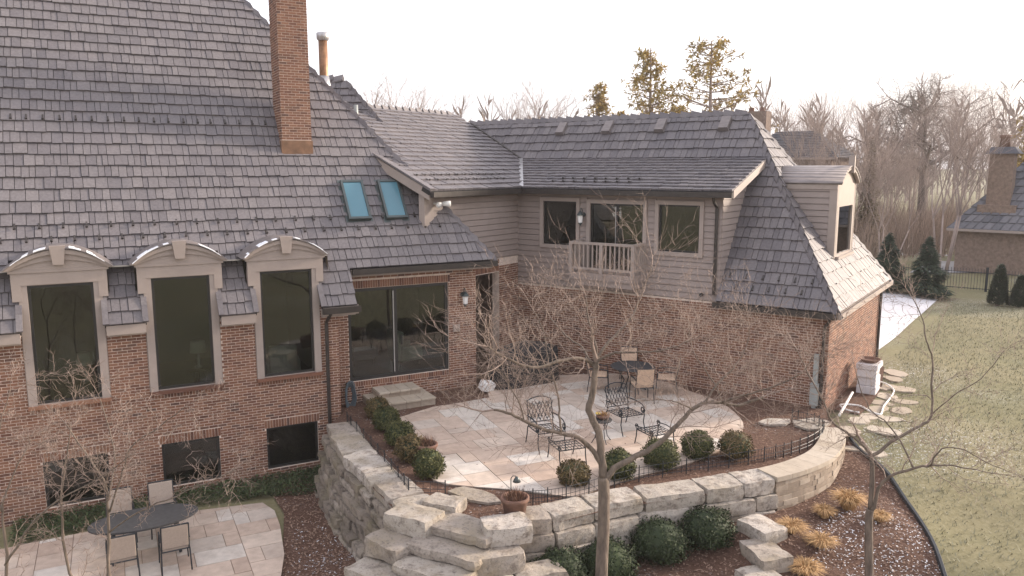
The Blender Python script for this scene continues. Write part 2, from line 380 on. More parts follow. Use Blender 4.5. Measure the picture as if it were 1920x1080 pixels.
# ---- windows
def bars(fr, u0, u1, z0, z1, t, w0, w1, mid=()):
    mb = MB(); mb.fbox(fr,u0,u0+t,w0,w1,z0,z1).fbox(fr,u1-t,u1,w0,w1,z0,z1).fbox(fr,u0+t,u1-t,w0,w1,z0,z0+t).fbox(fr,u0+t,u1-t,w0,w1,z1-t,z1)
    for m_ in mid: mb.fbox(fr,m_-t*.6,m_+t*.6,w0-.002,w1+.004,z0+t,z1-t)
    return mb
def window(fr, u0, u1, z0, z1, w, t=.05, mid=(), name='window', casing=None):
    f = bars(fr,u0,u1,z0,z1,t,w-.09,w-.03,mid).build(name, 'window_frame', house)
    mb = MB(); mb.fbox(fr,u0+t,u1-t,w-.065,w-.058,z0+t,z1-t); mb.build('pane', 'glass', f)
    if casing: bars(fr,u0-casing,u1+casing,z0-casing,z1+casing,casing,w-.01,w+.05).build('casing', 'trim', f)
    return f
for c in WC:
    f = window(FM, c-.62, c+.62, 1.02, 3.62, .68, .055)
    mb = MB()
    for s in (-1,1): mb.fbox(FM, c+s*.62-(.165 if s<0 else 0), c+s*.62+(.165 if s>0 else 0), .66, .72, 1.0, 3.64)   # side boards
    mb.build('side_board', 'trim', f)
    mb = MB(); mb.fbox(FM, c-.9, c+.9, .60, .74, 3.64, 3.95); mb.fbox(FM, c-.94, c+.94, .55, .77, 3.90, 3.955); mb.fbox(FM,c-.9,c-.72,.55,.738,3.30,3.64); mb.fbox(FM,c+.72,c+.9,.55,.738,3.30,3.64); mb.build('head_board', 'trim', f)
    # segmental arched pediment with barrel roof running back into the slates
    def arc(hw, rise, z, k=18): return [(-hw+2*hw*i/k, z+rise*(1-((-hw+2*hw*i/k)/hw)**2)) for i in range(k+1)]
    mb = MB(); pts = [FM.P(c+x,.56,z) for x,z in arc(.93,.35,3.955)]; mb.prism(pts, AN*.20); mb.build('pediment', 'trim', f)
    def arch_band(h0, r0, h1, r1, z, w0, w1, mat, nm, par):
        mb = MB(); a0 = arc(h0,r0,z); a1 = arc(h1,r1,z)
        for i in range(len(a0)-1):
            p = [FM.P(c+a0[i][0],w0,a0[i][1]),FM.P(c+a0[i+1][0],w0,a0[i+1][1]),FM.P(c+a0[i+1][0],w1,a0[i+1][1]),FM.P(c+a0[i][0],w1,a0[i][1]),
                 FM.P(c+a1[i][0],w0,a1[i][1]),FM.P(c+a1[i+1][0],w0,a1[i+1][1]),FM.P(c+a1[i+1][0],w1,a1[i+1][1]),FM.P(c+a1[i][0],w1,a1[i][1])]
            mb.hexa(p)
        return mb.build(nm, mat, par)
    arch_band(.90,.20,.97,.34,3.955,.5,.80,'trim','arch_moulding',f)
    arch_band(.94,.325,1.02,.42,3.965,-.55,.86,'trim','arch_cornice',f)
    br = arch_band(1.0,.43,1.04,.45,3.975,-.6,.90,'copper_roof','barrel_roof',f)
    sn = MB(); a0 = arc(.98,.44,3.985); a1 = arc(1.0,.475,3.99)
    for i in range(len(a0)-1):
        if abs(i-8.5) < 1.6 or rng.random() < .28: continue
        k = U(.3,.9); e0 = .80-U(0,.25); e1 = .93
        mb2 = [FM.P(c+a0[i][0],e0,a0[i][1]+.006),FM.P(c+a0[i+1][0],e0,a0[i+1][1]+.006),FM.P(c+a0[i+1][0],e1,a0[i+1][1]+.006),FM.P(c+a0[i][0],e1,a0[i][1]+.006)]
        sn.hexa(mb2+[p+V3(0,0,.035*k) for p in mb2])
    stuff(sn.build('snow_remnant', 'snow', f))
    mb = MB(); mb.hexa([FM.P(c-.10,.78,4.06),FM.P(c+.10,.78,4.06),FM.P(c+.10,.89,4.06),FM.P(c-.10,.89,4.06),FM.P(c-.15,.78,4.46),FM.P(c+.15,.78,4.46),FM.P(c+.15,.91,4.46),FM.P(c-.15,.91,4.46)]); mb.build('keystone', 'trim', f)
    mb = MB(); mb.fbox(FM, c-.80, c+.80, .5, .80, .93, 1.0); o = mb.build('sill', 'brick', f)
    window(FM, c-.64, c+.64, -1.354, -.285, .66, .06, name='basement_window')
f = window(FM, *sl, -.02, .09, ((sl[0]+sl[1])/2-.12,), 'sliding_door')
mb = MB(); mb.fbox(FM, -2.48, -2.45, -.05, -.035, .55, 2.8); mb.build('door_edge', 'galvanised', f)
mb = MB(); mb.fbox(FM, -2.28,-2.24,-.03,.02,1.3,1.55); mb.build('handle','window_frame',f)
for (a,b_,c_,d) in (wingw[0], wingw[2]): window(FW, a, b_, c_, d, .02, .045, casing=.11)
f = window(FW, *wingw[1], .02, .05, (5.9,), 'sliding_door', .11)
mb = MB(); mb.fbox(FW, 5.93,5.95,-.03,-.01,3.25,5.0); mb.build('door_edge','galvanised',f)
# ---- rooms behind the glass
def room(fr, u0,u1,w0,w1,z0,z1,nm='interior_room'):
    mb = MB(); p = lambda u,w,z: fr.P(u,w,z)
    for q in ([(u0,w0,z0),(u1,w0,z0),(u1,w0,z1),(u0,w0,z1)],[(u0,w0,z0),(u0,w1,z0),(u0,w1,z1),(u0,w0,z1)],[(u1,w0,z0),(u1,w1,z0),(u1,w1,z1),(u1,w0,z1)],[(u0,w0,z1),(u1,w0,z1),(u1,w1,z1),(u0,w1,z1)]): mb.add([p(*x) for x in q],[(0,1,2,3)])
    o = mb.build(nm, 'plaster', house, fix=False)
    quad_part('room_floor', [p(u0,w0,z0),p(u1,w0,z0),p(u1,w1,z0),p(u0,w1,z0)], 'room_floor', o); return o
room(FM, -13.9, -4.35, -4.5, .46, .45, 3.9); room(FM, -13.9, -4.35, -4, .46, -1.5, .2); room(FM, -4.15, -.25, -5, -.22, .44, 3.3); room(FW, 2.95, 8.9, -3.2, -.17, 3.18, 5.3)
def table_lamp(P, s=1):
    t = thing('table_lamp', 'table lamp with white drum shade on a side table behind the arched window', 'lamp', tuple(P)); x = V3(*P)
    MB().lathe([(.09,0),(.10,.03),(.03,.08),(.05,.25),(.02,.38)], x, 12).build('lamp_base','galvanised',t,True); MB().lathe([(.20,.40),(.17,.68)], x, 18).build('lamp_shade','white_cloth',t,True); return t
lp = FM.P(-7.42,-.55,1.15); table_lamp(lp); lp2 = FM.P(-9.9,-.7,1.1); t = table_lamp(lp2); t['label'] = 'shaded lamp in the arched window farthest from the sliding door'
for P_,lab in ((lp,'dark side table carrying the lamp in the middle arched window'),(lp2,'dark side table with a lamp in the arched window farthest from the sliding door')):
    t = thing('side_table', lab, 'table', (P_[0],P_[1],.45)); MB().lathe([(.30,P_[2]-.04-.45),(.30,P_[2]-.45)],(P_[0],P_[1],.45),18).build('table_top','room_floor',t)
    for k in range(3):
        a = k*2.1; MB().tube([(P_[0]+.2*math.cos(a),P_[1]+.2*math.sin(a),.45),(P_[0]+.15*math.cos(a),P_[1]+.15*math.sin(a),P_[2]-.04)],.02,6).build('leg','room_floor',t)
def armchair(P, rz, mat, lab):
    t = thing('armchair', lab, 'armchair', tuple(P), rz)
    def pb(nm,c,h): 
        o = place(nm, MB().box(c,h).mesh(nm,mat), t, None, True); md = o.modifiers.new('b','BEVEL'); md.width = .05; md.segments = 3
    pb('seat',(0,0,.30),(.36,.36,.14)); pb('backrest',(0,.32,.62),(.36,.10,.42)); pb('armrest',(-.36,0,.42),(.08,.34,.20)); pb('armrest',(.36,0,.42),(.08,.34,.20))
    for sx in (-1,1):
        for sy in (-1,1): place('leg', MB().box((sx*.3,sy*.3,.08),(.025,.025,.08)).mesh('leg','room_floor'), t, None, True)
armchair(FM.P(-1.75,-1.1,.44), 2.2, 'white_cloth', 'white armchair inside the ground-floor sliding door')
armchair(FM.P(-2.9,-1.8,.44), 0.6, 'dark_fabric', 'dark armchair inside the sliding door beside the white one')
armchair(FM.P(-5.3,-.9,.45), 3.5, 'white_cloth', 'pale armchair low in the arched window beside the downspout')

# ------------------------------------------------------------------ roofs: every slate is a wedge clipped to its roof face
def clip_poly(sub, poly):                      # Sutherland-Hodgman, poly convex, either winding
    ar = sum(poly[i][0]*poly[(i+1)%len(poly)][1]-poly[(i+1)%len(poly)][0]*poly[i][1] for i in range(len(poly)))
    P = poly if ar > 0 else poly[::-1]
    for i in range(len(P)):
        a, b_ = P[i], P[(i+1)%len(P)]; out_ = []; n_ = len(sub)
        if not n_: return []
        side = lambda p: (b_[0]-a[0])*(p[1]-a[1])-(b_[1]-a[1])*(p[0]-a[0])
        for k in range(n_):
            p, q = sub[k], sub[(k+1)%n_]; sp, sq = side(p), side(q)
            if sp >= 0: out_.append(p)
            if (sp >= 0) != (sq >= 0):
                t = sp/(sp-sq); out_.append((p[0]+(q[0]-p[0])*t, p[1]+(q[1]-p[1])*t))
        sub = out_
    return sub
def parea(p): return abs(sum(p[i][0]*p[(i+1)%len(p)][1]-p[(i+1)%len(p)][0]*p[i][1] for i in range(len(p))))/2
class Plane:                                   # s along eave, v up the slope
    def __init__(s, O, U_, up, th, k=1.0):
        s.k = k; s.O = np.array(O,float); s.U = np.array(U_,float); s.V = np.array(up,float)*math.cos(th)+V3(0,0,math.sin(th)); s.N = np.cross(s.U,s.V)
        if s.N[2] < 0: s.N = -s.N
    def P(s, u, v, h=0): return s.O+(s.U*u+s.V*v)*s.k+s.N*h
TILES = []
EX = .33
def slate_roof(name, pl, polys, keep=False, thick=.11, ex=EX, seed=1, solid=True):
    r = random.Random(seed); mb = MB()
    if solid:
        for p in polys: mb.prism([pl.P(u,v,-.012) for u,v in p], -pl.N*thick)
    par = mb.build(name, 'under_roof', house); tb = MB()
    us = [q[0] for p in polys for q in p]; vsx = [q[1] for p in polys for q in p]
    k = math.floor(min(vsx)/ex)
    while k*ex < max(vsx):
        v0 = k*ex-.012; v1 = (k+1)*ex+.02; u = min(us)-r.uniform(0,.3); k += 1
        while u < max(us):
            w = r.choice((.12,.14,.16,.18,.2,.23,.26,.30)); j = r.uniform(-.018,.012); t = r.random(); hh = r.uniform(-.006,.010)
            rect = [(u+.006,v0+j),(u+w-.006,v0+j),(u+w-.006,v1),(u+.006,v1)]; u += w
            for pp in polys:
                c = clip_poly(rect, pp)
                if len(c) < 3 or parea(c) < .004: continue
                whole = parea(c) > .98*parea(rect)
                def top(q): return .050+hh-(q[1]-v0)/(ex+.03)*.046
                bot = [pl.P(q[0],q[1],-.008) for q in c]; tp = [pl.P(q[0],q[1],top(q)) for q in c]
                if keep and whole and in_view(tp[0]): TILES.append((np.linalg.norm(tp[0]-V3(0,0,CAMZ)), par, bot, tp, t, tb))
                else: n_ = len(c); tb.add(bot+tp, [tuple(range(n_,2*n_))]+[(i,(i+1)%n_,n_+(i+1)%n_,n_+i) for i in range(n_)], t)
    return par, tb
def finish(tb, par): return stuff(tb.build('shingle_courses', 'shingle', par))
def caps(par, a, b_, side1, side2, w=.2, ln=.34, name='ridge_cap', up=.05):
    a = np.array(a); b_ = np.array(b_); d = b_-a; L_ = np.linalg.norm(d); d /= L_; k = int(L_/ln)
    s1 = np.array(side1)/np.linalg.norm(side1); s2 = np.array(side2)/np.linalg.norm(side2)
    for i in range(k):
        p0 = a+d*(i*ln); p1 = a+d*((i+1)*ln+.04); l0, l1 = up+.085, up-.01
        mb = MB(); z = V3(0,0,1)
        q = [p0+s1*w+z*(l0-.03), p0+z*(l0+.02), p0+s2*w+z*(l0-.03), p1+s1*w+z*(l1-.03), p1+z*(l1+.02), p1+s2*w+z*(l1-.03)]
        dn = [x-z*.05 for x in q]
        mb.add(q+dn, [(0,1,4,3),(1,2,5,4),(6,9,10,7),(7,10,11,8),(0,6,7,1),(1,7,8,2),(3,4,10,9),(4,5,11,10),(0,3,9,6),(2,8,11,5)], rng.random())
        mb.build(name, 'shingle', par)
def gutter(a, b_, outv, name='gutter', mat='bronze_metal'):
    fr = Fr(a, (np.array(b_)-np.array(a))/np.linalg.norm(np.array(b_)-np.array(a)), outv); L_ = np.linalg.norm(np.array(b_)-np.array(a)); mb = MB()
    mb.fbox(fr,0,L_,0,.02,-.13,.0).fbox(fr,0,L_,.0,.11,-.14,-.125).fbox(fr,0,L_,.10,.125,-.13,.012).fbox(fr,0,.01,.02,.1,-.125,0).fbox(fr,L_-.01,L_,.02,.1,-.125,0)
    return mb.build(name, mat, house)
def fascia(a, b_, inw, h=.2, t=.04, mat='trim', name='fascia'):
    fr = Fr(a, (np.array(b_)-np.array(a))/np.linalg.norm(np.array(b_)-np.array(a)), inw); L_ = np.linalg.norm(np.array(b_)-np.array(a))
    return MB().fbox(fr,0,L_,-.004,t,-h,-.01).build(name, mat, house)
TH = R(53.5); CT, ST = math.cos(TH), math.sin(TH)
PM = Plane(FM.P(0,1.03,2.69), A, -AN, TH); f2s = lambda f: (1.03-f)/CT
s1 = f2s(.41); sr = f2s(-5.86)
full = [(-15,1.75),(.41-(1.75-s1)*CT,1.75),(-5.86,sr),(-15,sr)]
polys = [full, [(-3.79,s1),(.41,s1),(.41-(1.75-s1)*CT,1.75),(-3.79,1.75)]]
cs = WC; edges = [-15]+[x for c in cs for x in (c-.78,c+.78)]+[-3.79]
for i in range(0, len(edges), 2): polys.append([(edges[i],0),(edges[i+1],0),(edges[i+1],.8),(edges[i],.8)])
edges = [-15]+[x for c in cs for x in (c-.93,c+.93)]+[-3.79]
for i in range(0, len(edges), 2): polys.append([(edges[i],.8),(edges[i+1],.8),(edges[i+1],1.75),(edges[i],1.75)])
roof, tb = slate_roof('roof', PM, polys, True, .11, EX, 3)
main_roof, main_tb = roof, tb
PB = Plane(FM.P(0,-5.86-6.27,3.53), A, AN, TH); o, t2 = slate_roof('roof', PB, [[(-15,0),(.41,0),(-5.86,10.5),(-15,10.5)]], False, .11, EX, 4); finish(t2, o)
PR = Plane(FM.P(.41,.41,3.53), AN, -A, TH); o, t2 = slate_roof('roof', PR, [[(0,0),(-12.54,0),(-6.27,10.54)]], False, .11, EX, 5); finish(t2, o)
caps(main_roof, FM.P(.41,.41,3.53), FM.P(-5.86,-5.86,12.0), A*.6+V3(0,0,-.8), AN*.6+V3(0,0,-.8), .16, .36, 'hip_cap')
gutter(FM.P(-3.72,.40,3.5), FM.P(.45,.40,3.5), AN); fascia(FM.P(-3.74,.36,3.5), FM.P(.36,.36,3.5), -AN)
mb = MB(); mb.fbox(FM,-3.74,.33,0,.36,3.40,3.43); mb.build('soffit','trim',house)
for a_, b_ in [(-14.5,-11.02),(-9.42,-8.63),(-7.03,-6.25),(-4.65,-3.75)]:
    mb = MB(); mb.fbox(FM,a_,b_,.68,1.0,2.56,2.60); mb.build('soffit','trim',house); fascia(FM.P(a_,1.0,2.70), FM.P(b_,1.0,2.70), -AN, .24)
    mb = MB(); mb.fbox(FM,a_+.02,b_-.02,.68,.80,2.40,2.56); mb.build('frieze_board','trim',house)
gutter(FM.P(-4.68,1.02,2.66), FM.P(-3.72,1.02,2.66), AN)
for c in cs:                                   # edge slates flanking each window
    for sgn in (-1,1):
        for k in range(2):
            mb = MB(); u_ = c+sgn*.80; p = [PM.P(u_-.06,k*.4,.02),PM.P(u_+.06,k*.4,.02),PM.P(u_+.06,k*.4+.42,.02),PM.P(u_-.06,k*.4+.42,.02)]; mb.prism(p, PM.N*.05, rng.random()); mb.build('edge_slate','shingle',main_roof)
# wing roofs (a to the left, b backwards)
def wg(a, b_, z): return K+(WV*a+MV*b_)*KW+V3(0,0,ZW+KW*z)
def mg(t, b_, z): return IM+(-MV*t+WV*b_)*KW+V3(0,0,ZW+KW*z)
TW_ = R(55.17); cw, sw = math.cos(TW_), math.sin(TW_); OV = .2077; RB = 3.33; sW = (RB+OV)/cw
PWf = Plane(wg(0,-OV,2.6), WV, MV, TW_, KW); b2v = lambda b_: (b_+OV)/cw
bs = 2.40
polysW = [[(-OV,0),(2.83,0),(2.83,b2v(bs)),(bs,b2v(bs))], [(bs,b2v(bs)),(11.75,b2v(bs)),(13.7,sW),(RB,sW)]]
wr, tb = slate_roof('roof', PWf, polysW, False, .10, EX, 11); finish(tb, wr)
PWs = Plane(wg(-OV,0,2.6), MV, WV, TW_, KW); hr, tb = slate_roof('roof', PWs, [[(-OV,0),(6.87,0),(RB,sW)]], False, .10, EX, 12); finish(tb, hr)
PWb = Plane(wg(0,6.87,2.6), WV, -MV, TW_, KW); o, tb = slate_roof('roof', PWb, [[(-OV,0),(13.7,0),(13.7,sW),(RB,sW)]], False, .10, EX, 13); finish(tb, o)
T_ = wg(RB,RB,7.68)
caps(wr, wg(-OV,-OV,2.6), T_, -MV*.6+V3(0,0,-.8), -WV*.6+V3(0,0,-.8), .24, .36, 'hip_cap'); caps(wr, wg(-OV,6.87,2.6), T_, MV*.6+V3(0,0,-.8), -WV*.6+V3(0,0,-.8), .24, .36, 'hip_cap')
caps(wr, wg(13.7,RB,7.68), T_, MV*.6+V3(0,0,-.8), -MV*.6+V3(0,0,-.8), .16, .36)
gutter(wg(2.9,-.20,2.58), wg(-.24,-.20,2.58), -MV); fascia(wg(2.9,-.16,2.6), wg(-.16,-.16,2.6), MV)
gutter(wg(-.20,-.24,2.58), wg(-.20,6.9,2.58), -WV, mat='trim'); fascia(wg(-.16,-.16,2.6), wg(-.16,6.8,2.6), WV)
MB().fbox(FW,-.16,2.83,0,.16,2.45,2.49).build('soffit','trim',house); MB().fbox(FS,0,6.66,0,.16,2.45,2.49).build('soffit','trim',house)
# shed roof over the dormer and the connecting roof
PH = math.atan(TS); PSh = Plane(wg(0,-.35,5.5), WV, MV, PH, KW); vS = (2.75)/math.cos(PH)
PHM = R(24.5)
PMid = Plane(mg(0,-.35,5.5), -MV, WV, PHM, KW)     # s towards camera, v to the left-back
kink_b = (6.36-5.5)/math.tan(PHM)-.35
KP = mg(-2.40,kink_b,6.36)
ka = np.dot(KP-K, WV)/KW; GA = 9.03+.28/KW-.35
sh, tb = slate_roof('roof', PSh, [[(2.47,0),(GA,0),(ka,vS),(2.47,vS)]], False, .10, .27, 14); finish(tb, sh)
mz = 8.05; mb_ = (mz-5.5)/math.tan(PHM)-.35; vR = (mb_+.35)/math.cos(PHM); vK = (kink_b+.35)/math.cos(PHM); vE = ((7.68-5.5)/math.tan(PHM))/math.cos(PHM)
mr, tb = slate_roof('roof', PMid, [[(4.53,0),(.35,0),(-2.4,vK),(-3.33,vE),(-3.6,vR),(4.3,vR)]], False, .12, .31, 15); finish(tb, mr)
caps(mr, PMid.P(4.2,vR), PMid.P(-3.6,vR), WV*.6+V3(0,0,-.8), -WV*.6+V3(0,0,-.8), .15, .36)
PMb = Plane(mg(0,2*mb_+.35,5.5), -MV, -WV, PHM, KW); o, tb = slate_roof('roof', PMb, [[(4.5,0),(-6,0),(-3.6,vR),(4.3,vR)]], False, .12, .31, 16); finish(tb, o)
gutter(wg(2.44,-.34,5.46), wg(GA,-.34,5.46), -MV); fascia(wg(2.5,-.30,5.5), wg(GA,-.30,5.5), MV, .16)
gutter(mg(.34,-.34,5.46), mg(4.52,-.34,5.46), -WV); fascia(mg(.3,-.30,5.5), mg(4.5,-.30,5.5), WV, .16)
MB().fbox(FW,2.5,9,0,.30,5.36,5.40).build('soffit','trim',house); MB().fbox(FMid,-.3,4.45,0,.30,5.36,5.40).build('soffit','trim',house)
mb = MB(); fr = Fr(PMid.P(4.5,0,-.13), PMid.V, -MV); mb.fbox(fr,0,3.6,-.04,.02,-.14,.13); mb.build('rake_board','trim',house)
for k in range(10): 
    mb = MB(); mb.prism([PMid.P(4.36,k*.38,.03),PMid.P(4.56,k*.38,.03),PMid.P(4.56,k*.38+.40,.03),PMid.P(4.36,k*.38+.40,.03)], PMid.N*.045, rng.random()); mb.build('rake_slate','shingle',mr)
mb = MB(); fr = Fr(PSh.P(2.47,0,-.1), PSh.V, -WV); mb.fbox(fr,.05,2.85,-.03,.02,-.12,.10); mb.build('rake_board','trim',house)
for a_, b_ in ((PSh.P(GA,0,.03), KP+V3(0,0,.04)),):   # metal valley
    d = MB(); d.hexa([a_-WV*.09, a_+WV*.09, b_+WV*.09, b_-WV*.09, a_-WV*.09+V3(0,0,.02), a_+WV*.09+V3(0,0,.02), b_+WV*.09+V3(0,0,.02), b_-WV*.09+V3(0,0,.02)]); d.build('valley_flashing','galvanised',house)
VE = PMid.P(-3.33,vE,.05); MB().tube([KP+V3(0,0,.04), VE],.05,6).build('valley_flashing','bronze_metal',house)
# individual slates: the 300 that show largest
TILES.sort(key=lambda t: t[0])
for k, (d_, par, bot, tp, t, tb) in enumerate(TILES):
    n_ = len(bot); fc = [tuple(range(n_,2*n_))]+[(i,(i+1)%n_,n_+(i+1)%n_,n_+i) for i in range(n_)]
    if k < 300: MB().add(bot+tp, fc, t).build('shingle','shingle',par)
    else: tb.add(bot+tp, fc, t)
finish(main_tb, main_roof)
# individual bricks: the 300 that show largest
bmesh_full = MB().fbox(Fr((0,0,0),(1,0,0),(0,1,0)),-BL/2+.0065,BL/2-.0065,-.004,.008,0,BH).mesh('brick','brick')
FULL.sort(key=lambda r: (not in_view(r[0].P(r[1],r[5],r[3])), np.linalg.norm(r[0].P(r[1],r[5],r[3])-V3(0,0,CAMZ))))
for k, (fr, u0,u1,za,zb,w,pr,par) in enumerate(FULL):
    if k < 300:
        p = fr.P((u0+u1)/2, w, za); mw = Matrix(((fr.U[0],fr.N[0],0,p[0]),(fr.U[1],fr.N[1],0,p[1]),(0,0,1,p[2]),(0,0,0,1))); place('brick', bmesh_full, par, mw)
    else: left_bb.fbox(fr,u0,u1,w-.004,w+pr,za,zb,rng.random())
stuff(left_bb.build('brick_courses','brick',wl_left))
# ---- snow guards
sg = MB(); sg.box((0,-.02,.028),(.026,.012,.026)).box((0,.05,.008),(.02,.075,.006)); sgm = sg.mesh('snow_guard','bronze_metal')
def guards(pl, par, u0, u1, v, step, ok=lambda u: True):
    u = u0
    while u < u1:
        if ok(u):
            p = pl.P(u+U(-.02,.02), v, .042); mw = Matrix(((pl.U[0],pl.V[0],pl.N[0],p[0]),(pl.U[1],pl.V[1],pl.N[1],p[1]),(pl.U[2],pl.V[2],pl.N[2],p[2]),(0,0,0,1))); place('snow_guard', sgm, par, mw)
        u += step
guards(PM, main_roof, -11.4, -5.1, 5.65, .345); guards(PM, main_roof, -11.5, -.9, 2.55, .47); guards(PM, main_roof, -11.3, -.6, 2.2, .47)
guards(PMid, mr, .6, 4.2, .55, .34); guards(PMid, mr, .45, 4.2, .86, .34); guards(PSh, sh, 5.6, 8.2, .5, .36); guards(PSh, sh, 5.4, 8.2, .78, .36)
guards(PWf, wr, .5, 2.6, .75, .42); guards(PWf, wr, .7, 2.6, .42, .42)
# ---- skylights
for u0 in (-3.52, -2.48):
    f0, f1 = f2s(-.44), f2s(-1.19); mb = MB()
    for q in ([(u0,f0),(u0+.62,f0),(u0+.62,f0+.07),(u0,f0+.07)],[(u0,f1-.07),(u0+.62,f1-.07),(u0+.62,f1),(u0,f1)],[(u0,f0+.07),(u0+.06,f0+.07),(u0+.06,f1-.07),(u0,f1-.07)],[(u0+.56,f0+.07),(u0+.62,f0+.07),(u0+.62,f1-.07),(u0+.56,f1-.07)]): mb.prism([PM.P(a,b_,.0) for a,b_ in q], PM.N*.14)
    o = mb.build('skylight','lamp_metal',house); MB().prism([PM.P(a,b_,.10) for a,b_ in ((u0+.05,f0+.06),(u0+.57,f0+.06),(u0+.57,f1-.06),(u0+.05,f1-.06))], PM.N*.012).build('pane','skylight_glass',o)
    MB().prism([PM.P(a,b_,.05) for a,b_ in ((u0+.05,f0+.06),(u0+.57,f0+.06),(u0+.57,f1-.06),(u0+.05,f1-.06))], PM.N*.012).build('blind','hose',o)
    MB().prism([PM.P(a,b_,.004) for a,b_ in ((u0-.06,f0-.12),(u0+.68,f0-.12),(u0+.68,f1+.06),(u0-.06,f1+.06))], PM.N*.03).build('flashing','lamp_metal',o)
# ---- chimney
c0 = FM.P(-4.87,-1.74,0); FCh = Fr(c0, A, AN); ch = MB().fbox(FCh,0,.78,-.93,0,6.0,10.9).build('chimney','mortar',house)
bb = MB(); brick_courses(bb, FCh, 0, .78, 6.85, 10.85); FCl = Fr(c0, -AN, -A); brick_courses(bb, FCl, 0, .93, 6.85, 10.85); FCr = Fr(FCh.P(.78,0,0), -AN, A); brick_courses(bb, FCr, 0, .93, 6.85, 10.85)
stuff(bb.build('brick_courses','brick',ch)); MB().fbox(FCh,-.03,.81,-1.0,.03,6.3,6.82).build('flashing','flashing',ch); MB().fbox(FCh,-.08,.86,-1.0,.08,10.85,11.0).build('chimney_cap','concrete',ch)
# ---- flue and pipe vents
fp = V3(-5.82,25.0,0)
o = MB().lathe([(.14,7.6),(.14,10.0)],(fp[0],fp[1],0),14).build('flue_pipe','rusty_pipe',house,True); MB().lathe([(.145,9.95),(.19,10.0),(.20,10.16),(.16,10.2)],(fp[0],fp[1],0),14).build('flue_cap','galvanised',o,True); MB().lathe([(.26,8.3),(.15,8.9)],(fp[0],fp[1],0),14).build('flashing','galvanised',o,True)
vp = PMid.P(2.6,vR*.82); MB().lathe([(.07,-.2),(.07,.42)],vp,12).build('vent_pipe','grey_plastic',house,True)
for a_ in (9.6, 7.85, 6.0, 3.95):
    p = PWf.P(a_, sW-.62, .0); fr = Fr(p, WV, -MV); o = MB().hexa([fr.P(-.17,.05,-.02),fr.P(.17,.05,-.02),fr.P(.17,-.25,.36),fr.P(-.17,-.25,.36),fr.P(-.15,.14,.10),fr.P(.15,.14,.10),fr.P(.15,-.20,.46),fr.P(-.15,-.20,.46)]).build('roof_vent','copper_roof',house)
# ---- small roof piece behind the main hip
PRr = Plane((-9.2,26.4,7.5), (1,0,0), (0,1,0), R(50)); o, tb = slate_roof('roof', PRr, [[(0,0),(4.9,0),(3.4,2.1),(0,2.1)]], False, .12, EX, 21); finish(tb, o)
caps(o, PRr.P(4.9,0), PRr.P(3.4,2.1), (.6,0,-.8), (0,-.6,-.8)); caps(o, PRr.P(3.4,2.1), PRr.P(0,2.1), (0,.6,-.5), (0,-.6,-.5))
# ---- arched dormer on the hip end
dm = MB(); bl, br_ = 2.27, 4.5; bc = (bl+br_)/2; hwd = (br_-bl)/2
for u0,u1,z0,z1 in ((bl,bl+.22,3.3,5.66),(br_-.22,br_,3.3,5.66),(bl+.22,br_-.22,3.3,3.68),(bl+.22,br_-.22,5.10,5.66)): dm.fbox(FD,u0,u1,-.15,0,z0,z1)
dr = dm.build('dormer','trim',house)
ar = [(bl+2*hwd*i/16, 5.66+.40*math.sin(math.pi*i/16)**.8) for i in range(17)]
MB().prism([FD.P(u,-.14,z) for u,z in ar], -WV*.12).build('pediment','trim',dr)
mb = MB(); ar2 = [(bc-(hwd+.08)+2*(hwd+.08)*i/16, 5.66+.46*math.sin(math.pi*i/16)**.8) for i in range(17)]
for i in range(16):
    p = [FD.P(ar2[i][0],.12,ar2[i][1]),FD.P(ar2[i+1][0],.12,ar2[i+1][1]),FD.P(ar2[i+1][0],-1.9,ar2[i+1][1]),FD.P(ar2[i][0],-1.9,ar2[i][1])]; mb.hexa(p+[x+V3(0,0,.04) for x in p])
mb.build('barrel_roof','copper_roof',dr,True)
mb = MB()
for i in range(16):
    q0 = FD.P(ar[i][0],0.0,ar[i][1]-.02); q1 = FD.P(ar[i+1][0],0.0,ar[i+1][1]-.02); mb.hexa([q0,q1,q1-WV*.1,q0-WV*.1,q0+V3(0,0,.09),q1+V3(0,0,.09),q1-WV*.1+V3(0,0,.09),q0-WV*.1+V3(0,0,.09)])
mb.build('arch_moulding','trim',dr); MB().fbox(FD,bc-.05,bc+.05,0,.16,5.95,6.42).build('keystone','trim',dr)
w_ = bars(FD,bl+.22,br_-.22,3.68,5.10,.06,-.10,.0).build('window','trim',dr); MB().fbox(FD,bl+.28,br_-.28,-.06,-.05,3.74,5.04).build('pane','glass',w_); MB().fbox(FD,bl+.15,br_-.15,0,.09,3.62,3.69).build('sill','trim',w_)
MB().fbox(FD,bl+.2,br_-.2,-.6,-.58,3.4,5.3).build('blind','plaster',w_)
for uu, sg_ in ((bl,-1),(br_,1)):
    fr = Fr(K+(WV*.492+MV*uu)*KW, WV, MV*sg_, KW, ZW); a_b = lambda z: (z-2.6)/TW_t-.2077-.492
    TW_t = math.tan(TW_); o = MB().prism([fr.P(0,-.03,3.3),fr.P(0,-.03,5.66),fr.P(1.5,-.03,5.66)], -MV*sg_*.1).build('cheek_wall','siding',dr)
    z = 3.6
    while z < 5.5:
        b2 = (z+.15-2.6)/TW_t-.2077-.492+.04
        if b2 > .3: MB().hexa(lap(fr,.2,b2,z,z+.168,0)).build('siding_board','siding',o)
        z += .168
    MB().fbox(fr,0,1.45,-.01,.05,5.52,5.66).fbox(fr,0,.2,-.01,.03,3.3,5.52).build('corner_board','trim',dr)
